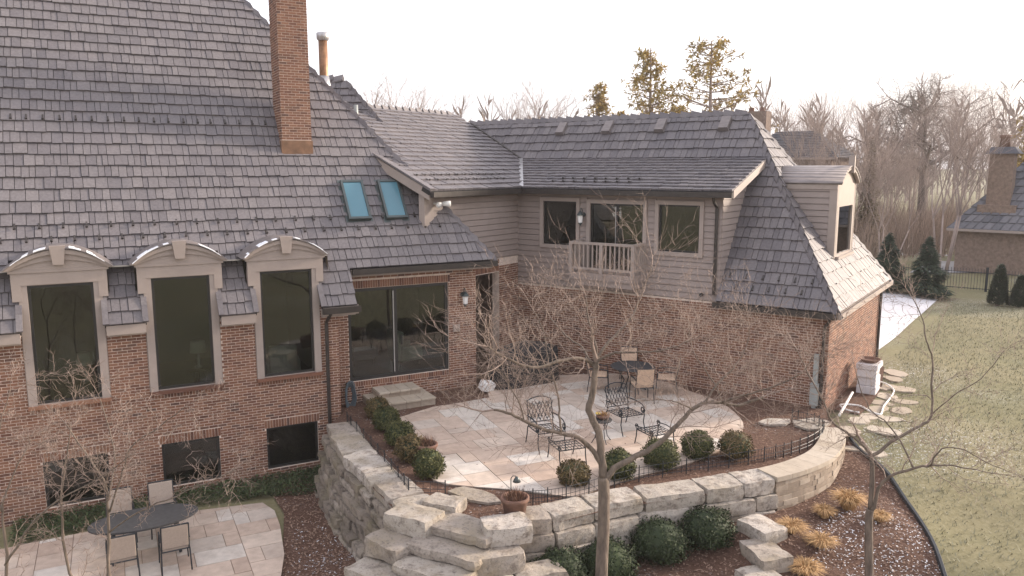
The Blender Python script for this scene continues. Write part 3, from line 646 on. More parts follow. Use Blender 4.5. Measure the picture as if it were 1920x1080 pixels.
# ---- balcony
bal = MB().fbox(FW,4.98,7.02,.03,.75,2.95,3.15).fbox(FW,5.02,6.98,.03,.70,2.78,2.95).build('balcony','siding',house)
for a_,b_,c_,d in ((4.98,7.02,.66,.75),(4.98,5.07,.03,.66),(6.93,7.02,.03,.66)):
    MB().fbox(FW,a_,b_,c_,d,3.95,4.02).build('handrail','trim',bal); MB().fbox(FW,a_+.01,b_-.01,c_+.015,d-.015,3.24,3.30).build('bottom_rail','trim',bal)
for u_,w_ in ((5.02,.705),(6.98,.705),(6.0,.705),(5.02,.07),(6.98,.07)): MB().fbox(FW,u_-.05,u_+.05,w_-.05,w_+.05,3.15,3.95).build('post','trim',bal)
for i in range(1,14):
    u_ = 5.02+1.96*i/14
    if abs(u_-6.0) > .06: MB().fbox(FW,u_-.02,u_+.02,.685,.725,3.30,3.95).build('baluster','trim',bal)
for u_ in (5.02,6.98):
    for k in range(1,5): MB().fbox(FW,u_-.02,u_+.02,.07+.127*k-.02,.07+.127*k+.02,3.30,3.95).build('baluster','trim',bal)
# ---- downspouts
def pipe(pts, name='downspout', r=.045, mat='bronze_metal'): return MB().tube(pts, r, 8).build(name, mat, house)
d0 = FM.P(-4.5,.74,0); pipe([FM.P(-4.45,1.05,2.58),FM.P(-4.5,.95,2.42),FM.P(-4.52,.76,2.25),FM.P(-4.52,.75,-1.6)])
pipe([wg(2.95,-.38,5.36),wg(2.95,-.30,5.2),wg(2.95,-.07,5.05),wg(2.95,-.07,2.75)]); pipe([wg(-.05,-.28,2.46),wg(-.02,-.2,2.35),wg(.1,-.06,2.2),wg(.1,-.06,-.1)]); pipe([wg(-.25,6.7,2.46),wg(-.06,6.5,2.3),wg(-.06,6.5,-.3)])
# utility boxes at the wing corner
o = tag(MB().fbox(FW,.14,.34,.01,.16,.2,.75).fbox(FW,.18,.30,.01,.10,.75,1.5).fbox(FW,.19,.29,.01,.12,-.1,.2).build('utility_box','grey_plastic'), 'grey electric meter box and conduit on the brick corner of the wing', 'meter box')
# ---- lanterns and floodlights
def lantern(P, out_, lab):
    t = thing('wall_lantern', lab, 'lantern', tuple(P)); o_ = np.array(out_)
    MB().tube([P-o_*.02, P+o_*.04],.07,10).build('back_plate','lamp_metal',t); MB().tube([P+o_*.03+V3(0,0,.0),P+o_*.10+V3(0,0,.16),P+o_*.18+V3(0,0,.20),P+o_*.20+V3(0,0,.10)],.012,6).build('arm','lamp_metal',t)
    c = P+o_*.2; MB().lathe([(.02,.12),(.11,.0),(.12,-.02)],c,12).build('cap','lamp_metal',t,True); MB().lathe([(.085,-.02),(.065,-.24)],c,8).build('glass_body','white_plastic',t); MB().lathe([(.07,-.24),(.03,-.30),(.01,-.34)],c,10).build('finial','lamp_metal',t,True)
lantern(FW.P(6.97,.03,4.75), -MV, 'lantern on the siding between balcony door and window'); lantern(FM.P(-.42,.0,2.55), AN, 'lantern on the brick pier beside the ground-floor sliding door')
tag(MB().fbox(FM,-.72,-.52,.005,.05,1.5,1.7).build('outlet_cover','trim'), 'small square cover plate on brick beside the sliding door', 'cover plate')
t = thing('floodlight', 'twin white floodlight under the eave of the connecting roof', 'floodlight', tuple(FMid.P(4.0,.02,5.1))); q = FMid.P(4.0,.03,5.15)
MB().lathe([(.06,-.02),(.06,.02)],q,10).build('base','white_plastic',t)
for d in (V3(.1,-.12,-.02),V3(.28,-.05,.0)): MB().tube([q,q+d*.7,q+d*1.0,q+d*1.6],[.02,.04,.07,.085],10).build('lamp_head','white_plastic',t,True)
tag(MB().tube([wg(3.3,-.02,2.72),wg(3.3,-.12,2.72)],.05,10).build('dryer_vent','iron'), 'small round black vent at the foot of the siding', 'vent')

# ------------------------------------------------------------------ ground
ZP = -.16; Q = 1.026
CP = [(-14,14,-1.6),(-11,15,-1.6),(-8,17,-1.58),(-5,18.3,-1.62),(-3.5,15.2,-1.65),(-2.6,12.5,-1.75),(0,11.5,-1.6),(3,13,-1.15),(5.3,14.2,-.74),(6.9,15.0,-.70),(7.9,17,-.48),(8.3,18.7,-.18),(10,19,-.25),(12,24,-.2),(9,14,-.95),(12,16,-.75),(7,11.5,-1.3),(14,20,-.45),(20,30,-.25),(30,40,-.1),(15,40,-.1),(-20,30,-1),(0,60,0),(60,60,.2),(40,15,-.8),(0,0,-2.2),(20,0,-1.8),(-20,0,-2.4),(0,-30,-2.5),(40,-30,-2),(-4,12,-1.75),(1.5,12.2,-1.4),(6,12.4,-1.2),(-7.5,13.5,-1.62)]
CPa = np.array(CP)
def zg(x, y):
    d2 = (CPa[:,0]-x)**2+(CPa[:,1]-y)**2+.15; w = d2**-1.6; return float((w*CPa[:,2]).sum()/w.sum())
def inpoly(x, y, P):
    c = False; j = len(P)-1
    for i in range(len(P)):
        if (P[i][1] > y) != (P[j][1] > y) and x < (P[j][0]-P[i][0])*(y-P[i][1])/(P[j][1]-P[i][1])+P[i][0]: c = not c
        j = i
    return c
def smooth_line(P, n=6):
    P = [np.array(p, float) for p in P]; out_ = []
    for i in range(len(P)-1):
        a, b_, c, d = P[max(i-1,0)], P[i], P[i+1], P[min(i+2,len(P)-1)]
        for k in range(n):
            t = k/n; out_.append(.5*((2*b_)+(c-a)*t+(2*a-5*b_+4*c-d)*t*t+(3*b_-a-3*c+d)*t**3))
    return out_+[P[-1]]
sc = lambda L_: [(x*Q, y*Q) for x, y in L_]
outerL = sc([[-4.42,17.96],[-3.78,16.36],[-2.97,14.87],[-2.37,13.85],[-1.95,13.1]])
outerF = sc([[0.0,12.72],[0.84,12.96],[2.25,13.62],[3.74,14.1],[5.17,14.6]]); outerC = sc([[5.17,14.6],[5.89,15.01],[6.71,15.7],[7.37,16.69],[7.66,17.51]])
terrace = [(p[0],p[1]) for p in outerL]+[(-1.3,13.2)]+outerF+outerC[1:]+[(7.9,18.2),(K[0],K[1]),tuple(I0[:2]),tuple((I0+WV*2)[:2]),tuple(FM.P(-.1,-.1,0)[:2]),tuple(FM.P(-4.1,-.1,0)[:2]),tuple(FM.P(-4.15,.66,0)[:2])]
def sheet(name, poly, zf, mat, step=.3, kind='structure', thick=None):
    mb = MB(); xs = [p[0] for p in poly]; ys = [p[1] for p in poly]; x = min(xs); sub0 = [tuple(p) for p in poly]
    idx = {}
    while x < max(xs):
        y = min(ys)
        while y < max(ys):
            c = clip_poly(sub0, [(x,y),(x+step,y),(x+step,y+step),(x,y+step)])
            if len(c) > 2 and parea(c) > 1e-5:
                ids = []
                for p in c:
                    k = (round(p[0],4),round(p[1],4))
                    if k not in idx: idx[k] = len(mb.v); mb.v.append((p[0],p[1],zf(p[0],p[1])))
                    if idx[k] not in ids: ids.append(idx[k])
                if len(ids) > 2: mb.f.append(tuple(ids)); mb.t.append(0)
            y += step
        x += step
    o = mb.build(name, mat, None, True, False); o['kind'] = kind; return o
ax = lambda lo, hi, st, far: np.concatenate([-np.geomspace(far, -lo+3 if lo < 0 else 3, 14)[:-1] if lo < 0 else [], np.arange(lo, hi, st), np.geomspace(hi+2, far, 16)])
gx = np.concatenate([-np.geomspace(2500,18,14), np.arange(-16,27,.6), np.geomspace(28,2500,16)]); gy = np.concatenate([-np.geomspace(2500,14,12), np.arange(-12,46,.6), np.geomspace(48,3500,16)])
mb = MB(); nx, ny = len(gx), len(gy)
for y in gy:
    for x in gx:
        z = zg(x,y)
        if inpoly(x, y, terrace): z = min(z, -.5)
        mb.v.append((x,y,z+.03*noise.noise((x*.3,y*.3,0))))
for j in range(ny-1):
    for i in range(nx-1): mb.f.append((j*nx+i,j*nx+i+1,(j+1)*nx+i+1,(j+1)*nx+i)); mb.t.append(0)
struct(mb.build('lawn','lawn',None,True,False))
zl = lambda o_: (lambda x,y: zg(x,y)+.03*noise.noise((x*.3,y*.3,0))+o_)
sheet('terrace_bed', terrace, lambda x,y: ZP-.02+.03*noise.noise((x*1.5,y*1.5,3))+(.10 if False else 0), 'mulch', .4)
edgeL = [(8.05,17.9),(8.15,16.6),(8.1,15.3),(7.95,14.1),(7.55,12.6),(7.2,11.0),(6.0,9.0),(2,8.5),(-2.2,9.5)]
bed = [(p[0],p[1]) for p in smooth_line(edgeL,4)]+[(-2.4,12.2),(-1.4,13.3)]+[(p[0],p[1]+.3) for p in outerF]+[(p[0]-.2,p[1]+.3) for p in outerC[1:]]
sheet('mulch_bed', bed, zl(.035), 'mulch', .4)
bed2 = [(-4.0,18.6),(-3.5,16.6),(-2.6,14.9),(-1.9,13.5),(-2.2,12.4),(-3.0,11.0),(-4.1,11.0),(-4.3,13.6),(-5.1,16.6),(-5.6,17.5),(-5.3,18.8)]
sheet('mulch_bed', bed2, zl(.04), 'mulch', .4)
sheet('mulch_bed', [(8.35,20.0),(8.95,19.45),(9.7,20.5),(10.9,22.4),(11.8,24.2),(12.0,25.6),(11.7,25.2)], zl(.04), 'mulch', .4)
# bed edging: dark strip between mulch and lawn
el = smooth_line(edgeL[:6],6); MB().tube([(p[0],p[1],zg(*p)+.06) for p in el],.05,6).build('bed_edging','iron')['kind'] = 'structure'
# driveway beyond the wing, pale road farther off
sheet('driveway', [(12.4,26.3),(20.6,37.4),(19.0,39.6),(16,41),(10,38),(11.5,27.2)], zl(.03), 'concrete', 1.0)
sheet('road', [(24,47),(33,46),(40,52),(36,60),(30,66),(24,70),(22,66),(28,60),(30,55)], zl(.05), 'road_grey', 2.0)
# ------------------------------------------------------------------ patio pavers
patio = sc([[-3.01,18.36],[-2.7,17.51],[-2.13,16.2],[-1.74,15.29],[-1.56,14.74],[-1.14,14.47],[-0.2,14.29],[0.51,14.1],[1.2,13.93],[1.75,14.35],[2.56,14.93],[3.66,15.58],[4.86,16.69],[5.4,17.66],[5.61,18.56],[5.46,19.89],[4.86,20.98],[4.31,21.97],[3.64,22.61],[2.71,22.8],[1.58,22.61],[0.47,22.37],[-0.31,22.14],[-0.79,21.57],[-0.6,20.32],[-1.42,19.8],[-2.03,19.47]])
pp = smooth_line(patio[2:20],3); patio = [tuple(p) for p in patio[:2]]+[tuple(p) for p in pp]+[tuple(p) for p in patio[20:]]
def pave(name, outline, org, ang, z, unit, zbase, seed):
    r = random.Random(seed); mb = MB(); pat = mb.prism([(x,y,z-.06) for x,y in outline], (0,0,.045)).build(name,'paver_joint'); struct(pat)
    ca, sa = math.cos(ang), math.sin(ang); loc = [((x-org[0])*ca+(y-org[1])*sa, -(x-org[0])*sa+(y-org[1])*ca) for x,y in outline]
    x0, x1 = min(p[0] for p in loc), max(p[0] for p in loc); y0, y1 = min(p[1] for p in loc), max(p[1] for p in loc)
    ni, nj = int((x1-x0)/unit)+2, int((y1-y0)/unit)+2; occ = np.zeros((ni+4,nj+4),bool)
    for j in range(nj):
        for i in range(ni):
            if occ[i,j]: continue
            for w,h in r.sample([(2,2),(2,2),(3,2),(2,3),(2,1),(1,2),(3,2)],7)+[(1,1)]:
                if not occ[i:i+w,j:j+h].any(): break
            occ[i:i+w,j:j+h] = True; g = .006
            rc = [(x0+i*unit+g,y0+j*unit+g),(x0+(i+w)*unit-g,y0+j*unit+g),(x0+(i+w)*unit-g,y0+(j+h)*unit-g),(x0+i*unit+g,y0+(j+h)*unit-g)]
            c = clip_poly(loc, rc)
            if len(c) < 3 or parea(c) < .01: continue
            zz = z+r.uniform(-.003,.004)
            P_ = [(org[0]+p[0]*ca-p[1]*sa, org[1]+p[0]*sa+p[1]*ca, zz-.05) for p in c]
            t = r.uniform(.77,.99) if (w*h <= 2 and r.random() < .75) else r.uniform(.0,.73)
            me = MB().prism(P_, (0,0,.05), t); place('paver', me.mesh('paver','paver'), pat)
    return pat
pave('patio', patio, (0,18), R(90-66), ZP+.02, .31, 0, 5)
lowp = [(-10.9,14.55),(-7.41,16.6),(-5.75,17.12),(-5.35,16.7),(-5.02,15.99),(-4.55,14.69),(-4.3,13.5),(-4.4,11.2),(-12,10.5),(-13.5,13)]
pave('lower_patio', lowp, (-7,14), R(90-63), -1.53, .31, 0, 9)
# ------------------------------------------------------------------ stone
def rough_block(l, w, h, seed, amp=.035, nx_=7, ny_=4, nz_=3, mat='limestone'):
    r = random.Random(seed); mb = MB(); idx = {}
    def vid(i,j,k):
        if (i,j,k) not in idx:
            p = V3(-l/2+l*i/nx_, -w/2+w*j/ny_, -h/2+h*k/nz_); e = sum((a in (0,b)) for a,b in ((i,nx_),(j,ny_),(k,nz_)))
            c = p*(1-.035*(e-1)); s = seed*3.7; c = c+(V3(*noise.noise_vector((p[0]*14+s,p[1]*14,p[2]*14)))*.012 if e else 0); dn = V3(*noise.noise_vector((p[0]*2.2+s,p[1]*2.2,p[2]*2.2)))+.5*V3(*noise.noise_vector((p[0]*6+s,p[1]*6,p[2]*6)))
            c = c+dn*V3(amp,amp,amp*.55); idx[(i,j,k)] = len(mb.v); mb.v.append(tuple(c))
        return idx[(i,j,k)]
    for i in range(nx_):
        for j in range(ny_):
            for k in (0,nz_): mb.f.append((vid(i,j,k),vid(i+1,j,k),vid(i+1,j+1,k),vid(i,j+1,k))); mb.t.append(0)
    for i in range(nx_):
        for k in range(nz_):
            for j in (0,ny_): mb.f.append((vid(i,j,k),vid(i+1,j,k),vid(i+1,j,k+1),vid(i,j,k+1))); mb.t.append(0)
    for j in range(ny_):
        for k in range(nz_):
            for i in (0,nx_): mb.f.append((vid(i,j,k),vid(i,j+1,k),vid(i,j+1,k+1),vid(i,j,k+1))); mb.t.append(0)
    return mb.mesh('stone',mat)
def along(path, d):
    acc = 0
    for i in range(len(path)-1):
        a, b_ = np.array(path[i]), np.array(path[i+1]); L_ = np.linalg.norm(b_-a)
        if acc+L_ >= d or i == len(path)-2: 
            t = (d-acc)/L_; return a+(b_-a)*t, (b_-a)/L_
        acc += L_
def plen(path): return sum(np.linalg.norm(np.array(path[i+1])-np.array(path[i])) for i in range(len(path)-1))
def stone_course(par, path, z, h, depth, lo, hi, inset, seed, amp=.035, mat='limestone'):
    r = random.Random(seed); d = 0; L_ = plen(path)
    while d < L_-.15:
        l = min(r.uniform(lo,hi), L_-d); l = L_-d if L_-d-l < .3 else l
        p, t = along(path, d+l/2); nrm = np.array([t[1],-t[0]])       # to the right of travel = outward when walking with the terrace on the left
        c = p-nrm*(depth/2+inset+r.uniform(-.03,.03)); hh = h*r.uniform(.95,1.04)
        place('stone', rough_block(l*.99, depth, hh, seed*100+int(d*10), amp, mat=mat), par, Matrix.Translation((c[0],c[1],z-h/2+r.uniform(-.01,.01))) @ Matrix.Rotation(math.atan2(t[1],t[0])+r.uniform(-.03,.03),4,'Z') @ Matrix.Rotation(r.uniform(-.02,.02),4,'X')); d += l
rw = thing('retaining_wall', 'rough limestone retaining wall of big stacked blocks around the terrace', 'wall', (2.2,13.9,-1.2))
pF = [tuple(p) for p in smooth_line(outerF,4)]
for k,(h,ins) in enumerate(((.30,0),(.30,-.07),(.29,-.12),(.29,-.16),(.3,-.2))): stone_course(rw, pF, ZP+.08-.30*k, h, .62 if k == 0 else .5, .75,1.35, ins, 31+k)
pL = [tuple(p) for p in smooth_line(outerL,4)]
stone_course(rw, pL, ZP+.08, .26, .70, .7,1.4, 0, 51, .05)
for k in range(8): stone_course(rw, pL, ZP+.08-.26-.2*k, .2, .6, .5,1.3, -.05-.055*k+rng.uniform(-.05,.05), 52+k, .07, 'shaded_weathered_stone')
for k,(x,y,z,l,w,h,rz) in enumerate([(-1.75,13.25,-.14,.95,.6,.34,-.5),(-1.25,13.75,-.10,.7,.5,.26,-.4),(-2.1,12.9,-.46,.9,.6,.32,-.7),(-2.35,12.5,-.80,.9,.6,.32,-.7),(-2.6,12.1,-1.15,.9,.7,.36,-.8),(-.1,12.85,-.12,.85,.62,.32,.25),(-.28,12.45,-.45,.9,.6,.34,.3),(-.45,12.0,-.78,1.0,.6,.34,.3),(.45,12.45,-.78,.9,.5,.3,.4),(.35,12.6,-1.1,1.1,.6,.3,.4),(-.4,11.8,-1.15,1.2,.6,.34,.3),(-2.9,11.7,-1.45,1.2,.8,.35,-.9)]):
    place('stone', rough_block(l,w,h,700+k,.05), rw, Matrix.Translation((x,y,z)) @ Matrix.Rotation(rz,4,'Z'))
st = thing('stone_steps', 'weathered limestone slab steps descending from the terrace', 'steps', (-1.3,12.2,-1.2))
for k in range(6):
    c = V3(-.86,12.96,0)+V3(-.20,-.37,0)*k*1.05; place('step_slab', rough_block(1.40+.08*(k%2),.66,.165,800+k,.04,11,6,2), st, Matrix.Translation((c[0],c[1],ZP-.0-.185*k)) @ Matrix.Rotation(-.515,4,'Z'))
# curved wall of cut blocks
cw_ = thing('block_wall', 'curved low wall of tan cut blocks with a smooth cap at the terrace end', 'wall', (6.8,15.7,-.9))
pC = [tuple(p) for p in smooth_line(outerC,6)]; LC = plen(pC)
def seg_block(par, name, d0, d1, w0, w1, z0, z1, mat, t):
    n_ = 2; fr_ = []
    for d in (d0,(d0+d1)/2,d1): p, tt = along(pC, min(max(d,0),LC-1e-4)); nr = np.array([tt[1],-tt[0]]); fr_.append((p,nr))
    mb = MB()
    for i in range(2):
        (p,n0),(q,n1) = fr_[i],fr_[i+1]; g = lambda p,n_,w,z: (p[0]-n_[0]*w,p[1]-n_[1]*w,z)
        mb.hexa([g(p,n0,w0,z0),g(q,n1,w0,z0),g(q,n1,w1,z0),g(p,n0,w1,z0),g(p,n0,w0,z1),g(q,n1,w0,z1),g(q,n1,w1,z1),g(p,n0,w1,z1)], t)
    return mb.build(name, mat, par)
d = 0
while d < LC-.05: seg_block(cw_,'cap_stone',d+.003,min(d+.42,LC)-.003,-.03,.52,ZP+.02,ZP+.12,'step_stone',rng.random()); d += .42
for k in range(9):
    d = 0; z1 = ZP+.015-.105*k
    while d < LC-.03:
        l = rng.choice((.18,.26,.34,.42)); seg_block(cw_,'block',d+.004,min(d+l,LC)-.004,U(-.012,.006)-.012*k,.45,z1-.10,z1,'wall_block',rng.random()); d += l
# house steps
hs = thing('entry_steps', 'two tan block steps below the ground-floor sliding door', 'steps', tuple(FM.P(-2.6,.5,ZP)))
for (u0,u1,w1,z0,z1) in ((-3.42,-1.75,1.12,ZP-.02,.04),(-3.15,-1.98,.62,.04,.21)):
    n_ = 4
    for i in range(n_):
        a, b_ = u0+(u1-u0)*i/n_, u0+(u1-u0)*(i+1)/n_
        o = MB().fbox(FM,a+.004,b_-.004,.01,w1+.05,z1-.06,z1,rng.random()).build('tread_stone','step_stone',hs); md = o.modifiers.new('b','BEVEL'); md.width = .012; md.segments = 2
        MB().fbox(FM,a+.006,b_-.006,.01,w1,z0,z1-.063,rng.random()).build('riser_block','wall_block',hs)
# flagstones and loose stones
def flag(cx, cy, rx, ry, rz, z, seed, lab, nm='flagstone', mat='limestone', th=.05):
    r = random.Random(seed); n_ = 9; pts = []
    for i in range(n_):
        a = 2*math.pi*i/n_+r.uniform(-.2,.2); k = r.uniform(.8,1.1); x, y = rx*k*math.cos(a), ry*k*math.sin(a); pts.append((cx+x*math.cos(rz)-y*math.sin(rz), cy+x*math.sin(rz)+y*math.cos(rz), z))
    return tag(MB().prism(pts,(0,0,th),r.random()).build(nm,mat), lab, 'flagstone', 'flagstones')
flag(-.75,14.35,.62,.26,-.5,ZP-.01,1,'white flagstone set in mulch beside the round boxwood')
flag(6.5,18.7,.45,.25,.3,ZP,2,'oval flagstone in the mulch between patio and meter box'); flag(7.35,18.55,.55,.4,.6,ZP,3,'broad flagstone at the end of the curved wall')
for k,(x,y) in enumerate([(8.1,18.2),(8.7,18.9),(8.4,17.4),(9.2,19.4),(9.0,18.3),(9.7,20.1),(10.1,20.8),(9.6,19.2),(10.6,21.5),(10.3,20.0),(11.0,22.3),(11.5,23.0),(10.9,21.0),(11.4,22.1),(8.0,17.7),(11.9,23.6)]):
    flag(x,y,U(.32,.46),U(.22,.32),U(0,3),zl(.0)(x,y)-.005,20+k,'pale stepping stone in the path beside the wing','stepping_stone','step_stone',.035)
for k,(x,y,l,w,rz) in enumerate([(4.75,14.0,.8,.55,-1.1),(4.6,13.3,.85,.6,-1.3),(4.35,12.6,.9,.6,-1.2),(4.1,11.9,.8,.6,-1.0)]):
    o = place('edging_stone', rough_block(l,w,.28,900+k,.05), None, Matrix.Translation((x,y,zg(x,y)+.08)) @ Matrix.Rotation(rz,4,'Z')); tag(o,'flat limestone edging block, %s from the front wall' % ('first','second','third','fourth')[k],'stone','edging stones')

# ------------------------------------------------------------------ furniture
def lput(nm, mb, mat, t, smooth=False): return place(nm, mb.mesh(nm, mat, smooth), t, None, True)
def scroll(c, r, ax, n=10, turns=1.4, flip=1):   # spiral in the plane spanned by ax and z
    ax = np.array(ax); return [np.array(c)+ (r*(1-.6*i/n))*(math.cos(flip*i/n*turns*2*math.pi)*ax+math.sin(flip*i/n*turns*2*math.pi)*V3(0,0,1)) for i in range(n+1)]
def iron_chair(lab, loc, rz, group):
    t = thing('iron_armchair', lab, 'armchair', loc, rz, group); b = .013
    f = MB()                                         # back faces -y, sitter looks to -y
    for x in (-.3,.3): f.tube([(x,.32,.40),(x,.36,.7),(x*.98,.44,.98)],b,6)
    f.tube([(-.3,.44,.98),(-.15,.45,1.04),(0,.45,1.06),(.15,.45,1.04),(.3,.44,.98)],b,6); f.tube([(-.3,.34,.5),(.3,.34,.5)],b,6)
    lput('back_frame', f, 'iron', t)
    g = MB()
    for k in range(-3,4): g.tube([(k*.085-.09,.345,.52),(k*.085+.09,.43,.95)],.008,4); g.tube([(k*.085+.09,.345,.52),(k*.085-.09,.43,.95)],.008,4)
    for x in (-.2,0,.2):
        for z in (.6,.86): g.tube(scroll((x,.36+(z-.5)*.17,z),.07,(1,0,0)),.008,4)
    lput('back_lattice', g, 'iron', t)
    s = MB(); s.tube([(-.3,.32,.42),(.3,.32,.42),(.3,-.3,.43),(-.3,-.3,.43),(-.3,.32,.42)],b,6)
    for i in range(1,8): s.tube([(-.3+.075*i,.32,.425),(-.3+.075*i,-.3,.435)],.008,4)
    for i in range(1,5): s.tube([(-.3,.32-.124*i,.428),(.3,.32-.124*i,.43)],.008,4)
    lput('seat', s, 'iron', t)
    for x in (-.32,.32):
        lput('armrest', MB().tube([(x,.36,.66),(x,.1,.68),(x,-.2,.66),(x,-.32,.60)]+list(scroll((x,-.26,.53),.085,(0,-1,0),10,1.3,-1)),.015,6), 'iron', t)
        lput('leg', MB().tube([(x,-.3,.52),(x,-.33,.42),(x,-.30,.25),(x,-.36,.08),(x,-.40,.0)],.014,6), 'iron', t); lput('leg', MB().tube([(x,.32,.42),(x,.36,.22),(x,.44,.0)],.014,6), 'iron', t)
    return t
def iron_ottoman(lab, loc, rz, group):
    t = thing('iron_ottoman', lab, 'ottoman', loc, rz, group); s = MB(); s.tube([(-.3,.28,.36),(.3,.28,.36),(.3,-.28,.36),(-.3,-.28,.36),(-.3,.28,.36)],.013,6)
    for i in range(1,8): s.tube([(-.3+.075*i,.28,.362),(-.3+.075*i,-.28,.362)],.008,4)
    for i in range(1,4): s.tube([(-.3,.28-.14*i,.366),(.3,.28-.14*i,.366)],.008,4)
    lput('top', s, 'iron', t)
    for x in (-.3,.3):
        lput('side_scroll', MB().tube(list(scroll((x,-.28,.42),.07,(0,-1,0)))[::-1]+[(x,0,.46)]+list(scroll((x,.28,.42),.07,(0,1,0))),.012,5), 'iron', t)
        for y in (-.28,.28): lput('leg', MB().tube([(x,y,.36),(x,y*1.05,.2),(x,y*1.25,.0)],.014,6), 'iron', t)
    return t
gI = 'wrought iron lounge set'
iron_chair('wrought iron armchair with lattice back beside the boxwood end of the patio', (.75*Q,16.55*Q,ZP+.02), .35, gI); iron_ottoman('wrought iron ottoman in front of the lattice armchair near the round boxwoods', (1.15*Q,15.7*Q,ZP+.02), .35, gI)
iron_chair('wrought iron armchair beside the small round table', (2.65*Q,17.7*Q,ZP+.02), .45, gI); iron_ottoman('wrought iron ottoman between small round table and path light', (3.15*Q,16.6*Q,ZP+.02), .45, gI)
t = thing('side_table', 'small round iron side table holding a yellow flower basket', 'table', (2.0*Q,16.9*Q,ZP+.02)); lput('table_top', MB().lathe([(.24,.50),(.25,.52),(.24,.535)],(0,0,0),20), 'slate_top', t)
for k in range(4):
    a = k*math.pi/2+.4; c, s_ = math.cos(a), math.sin(a); lput('leg', MB().tube([(c*.2,s_*.2,.5),(c*.12,s_*.12,.3),(c*.16,s_*.16,.12),(c*.25,s_*.25,0)],.011,5), 'iron', t)
t = thing('flower_basket', 'yellow and brown dried flower basket on the small iron table', 'basket', (2.0*Q,16.9*Q,ZP+.56)); lput('basket', MB().lathe([(.09,0),(.15,.05),(.16,.08)],(.03,0,0),14), 'terracotta', t)
mb = MB()
for k in range(120): a = U(0,6.28); r = U(0,.15); p = V3(.03+r*math.cos(a), r*math.sin(a), .07+U(0,.06)); d = V3(U(-1,1),U(-1,1),U(0,1))*.03; e = V3(U(-1,1),U(-1,1),U(0,1))*.03; mb.add([p,p+d,p+d+e,p+e],[(0,1,2,3)])
stuff(lput('dried_flowers', mb, 'straw', t)); lput('yellow_bloom', MB().lathe([(.03,.10),(.06,.12),(.05,.14)],(-.08,.02,0),10), 'yellow', t)
def dining_chair(lab, loc, rz, group, sling=False):
    t = thing('dining_chair', lab, 'chair', loc, rz, group); fm = 'iron'
    f = MB()
    for x in (-.24,.24): f.tube([(x,.24,.44),(x,.30,.7),(x,.36,.98)],.014,6)
    f.tube([(-.24,.36,.98),(.24,.36,.98)],.014,6); f.tube([(-.24,.25,.5),(.24,.25,.5)],.012,6); lput('back_frame', f, fm, t)
    o = lput('backrest', MB().hexa([(-.23,.24,.50),(.23,.24,.50),(.23,.28,.50),(-.23,.28,.50),(-.23,.33,.96),(.23,.33,.96),(.23,.37,.96),(-.23,.37,.96)]), 'sling' if sling else 'cushion', t); md = o.modifiers.new('b','BEVEL'); md.width = .012; md.segments = 2
    o = lput('seat', MB().box((0,0,.46),(.24,.24,.03)), 'sling' if sling else 'cushion', t); md = o.modifiers.new('b','BEVEL'); md.width = .015; md.segments = 2
    lput('seat_frame', MB().tube([(-.25,.24,.43),(.25,.24,.43),(.25,-.25,.43),(-.25,-.25,.43),(-.25,.24,.43)],.014,6), fm, t)
    for x in (-.25,.25):
        lput('leg', MB().tube([(x,-.25,.64),(x,-.27,.43),(x*1.05,-.29,0)],.014,6), fm, t); lput('leg', MB().tube([(x,.24,.44),(x*1.05,.30,0)],.014,6), fm, t); lput('armrest', MB().tube([(x,.27,.66),(x,0,.68),(x,-.25,.64)],.016,6), fm, t)
    return t
t = thing('patio_table', 'round dark topped patio table in front of the wing wall', 'table', (3.3*Q,20.9*Q,ZP+.02)); lput('table_top', MB().lathe([(.60,.70),(.62,.72),(.60,.74)],(0,0,0),28), 'slate_top', t)
for k in range(4): a = k*math.pi/2+.3; lput('leg', MB().tube([(math.cos(a)*.45,math.sin(a)*.45,.7),(math.cos(a)*.25,math.sin(a)*.25,.35),(math.cos(a)*.42,math.sin(a)*.42,0)],.018,6), 'iron', t)
for k,(a,lab) in enumerate(((-1.45,'patio chair with tan cushion at the round table facing the wing wall'),(-.2,'patio chair at the round table beside the mulch bed'),(1.5,'patio chair between round table and wing wall'),(3.0,'patio chair at the round table beside the covered grill'))):
    dining_chair(lab, (3.3*Q+.95*math.cos(a),20.9*Q+.95*math.sin(a),ZP+.02), a-math.pi/2, 'chairs at the round patio table')
t = thing('terrace_table', 'dark oval table on the lower patio', 'table', (-7.3,14.7,-1.51)); prof = [(1.0*math.cos(a*math.pi/16),.55*math.sin(a*math.pi/16)) for a in range(32)]
lput('table_top', MB().prism([(x,y,.70) for x,y in prof],(0,0,.035)), 'slate_top', t); t.rotation_euler[2] = .5
for sx in (-1,1):
    for sy in (-1,1): lput('leg', MB().tube([(sx*.6,sy*.28,0),(sx*.55,sy*.25,.7)],.03,8), 'iron', t)
for k,(du,dv,rr,lab) in enumerate(((-.45,-.85,math.pi,'sling chair on the open side of the oval table, farther from the mulch bed'),(.45,-.85,math.pi,'sling chair on the open side of the oval table, nearer the mulch bed'),(-.4,.85,0,'sling chair between oval table and brick wall, farther from the mulch bed'),(.4,.85,0,'sling chair between oval table and brick wall, nearer the mulch bed'))):
    ca, sa = math.cos(.5), math.sin(.5); dining_chair(lab, (-7.3+du*ca-dv*sa, 14.7+du*sa+dv*ca, -1.51), .5+rr, 'chairs around the oval table', True)
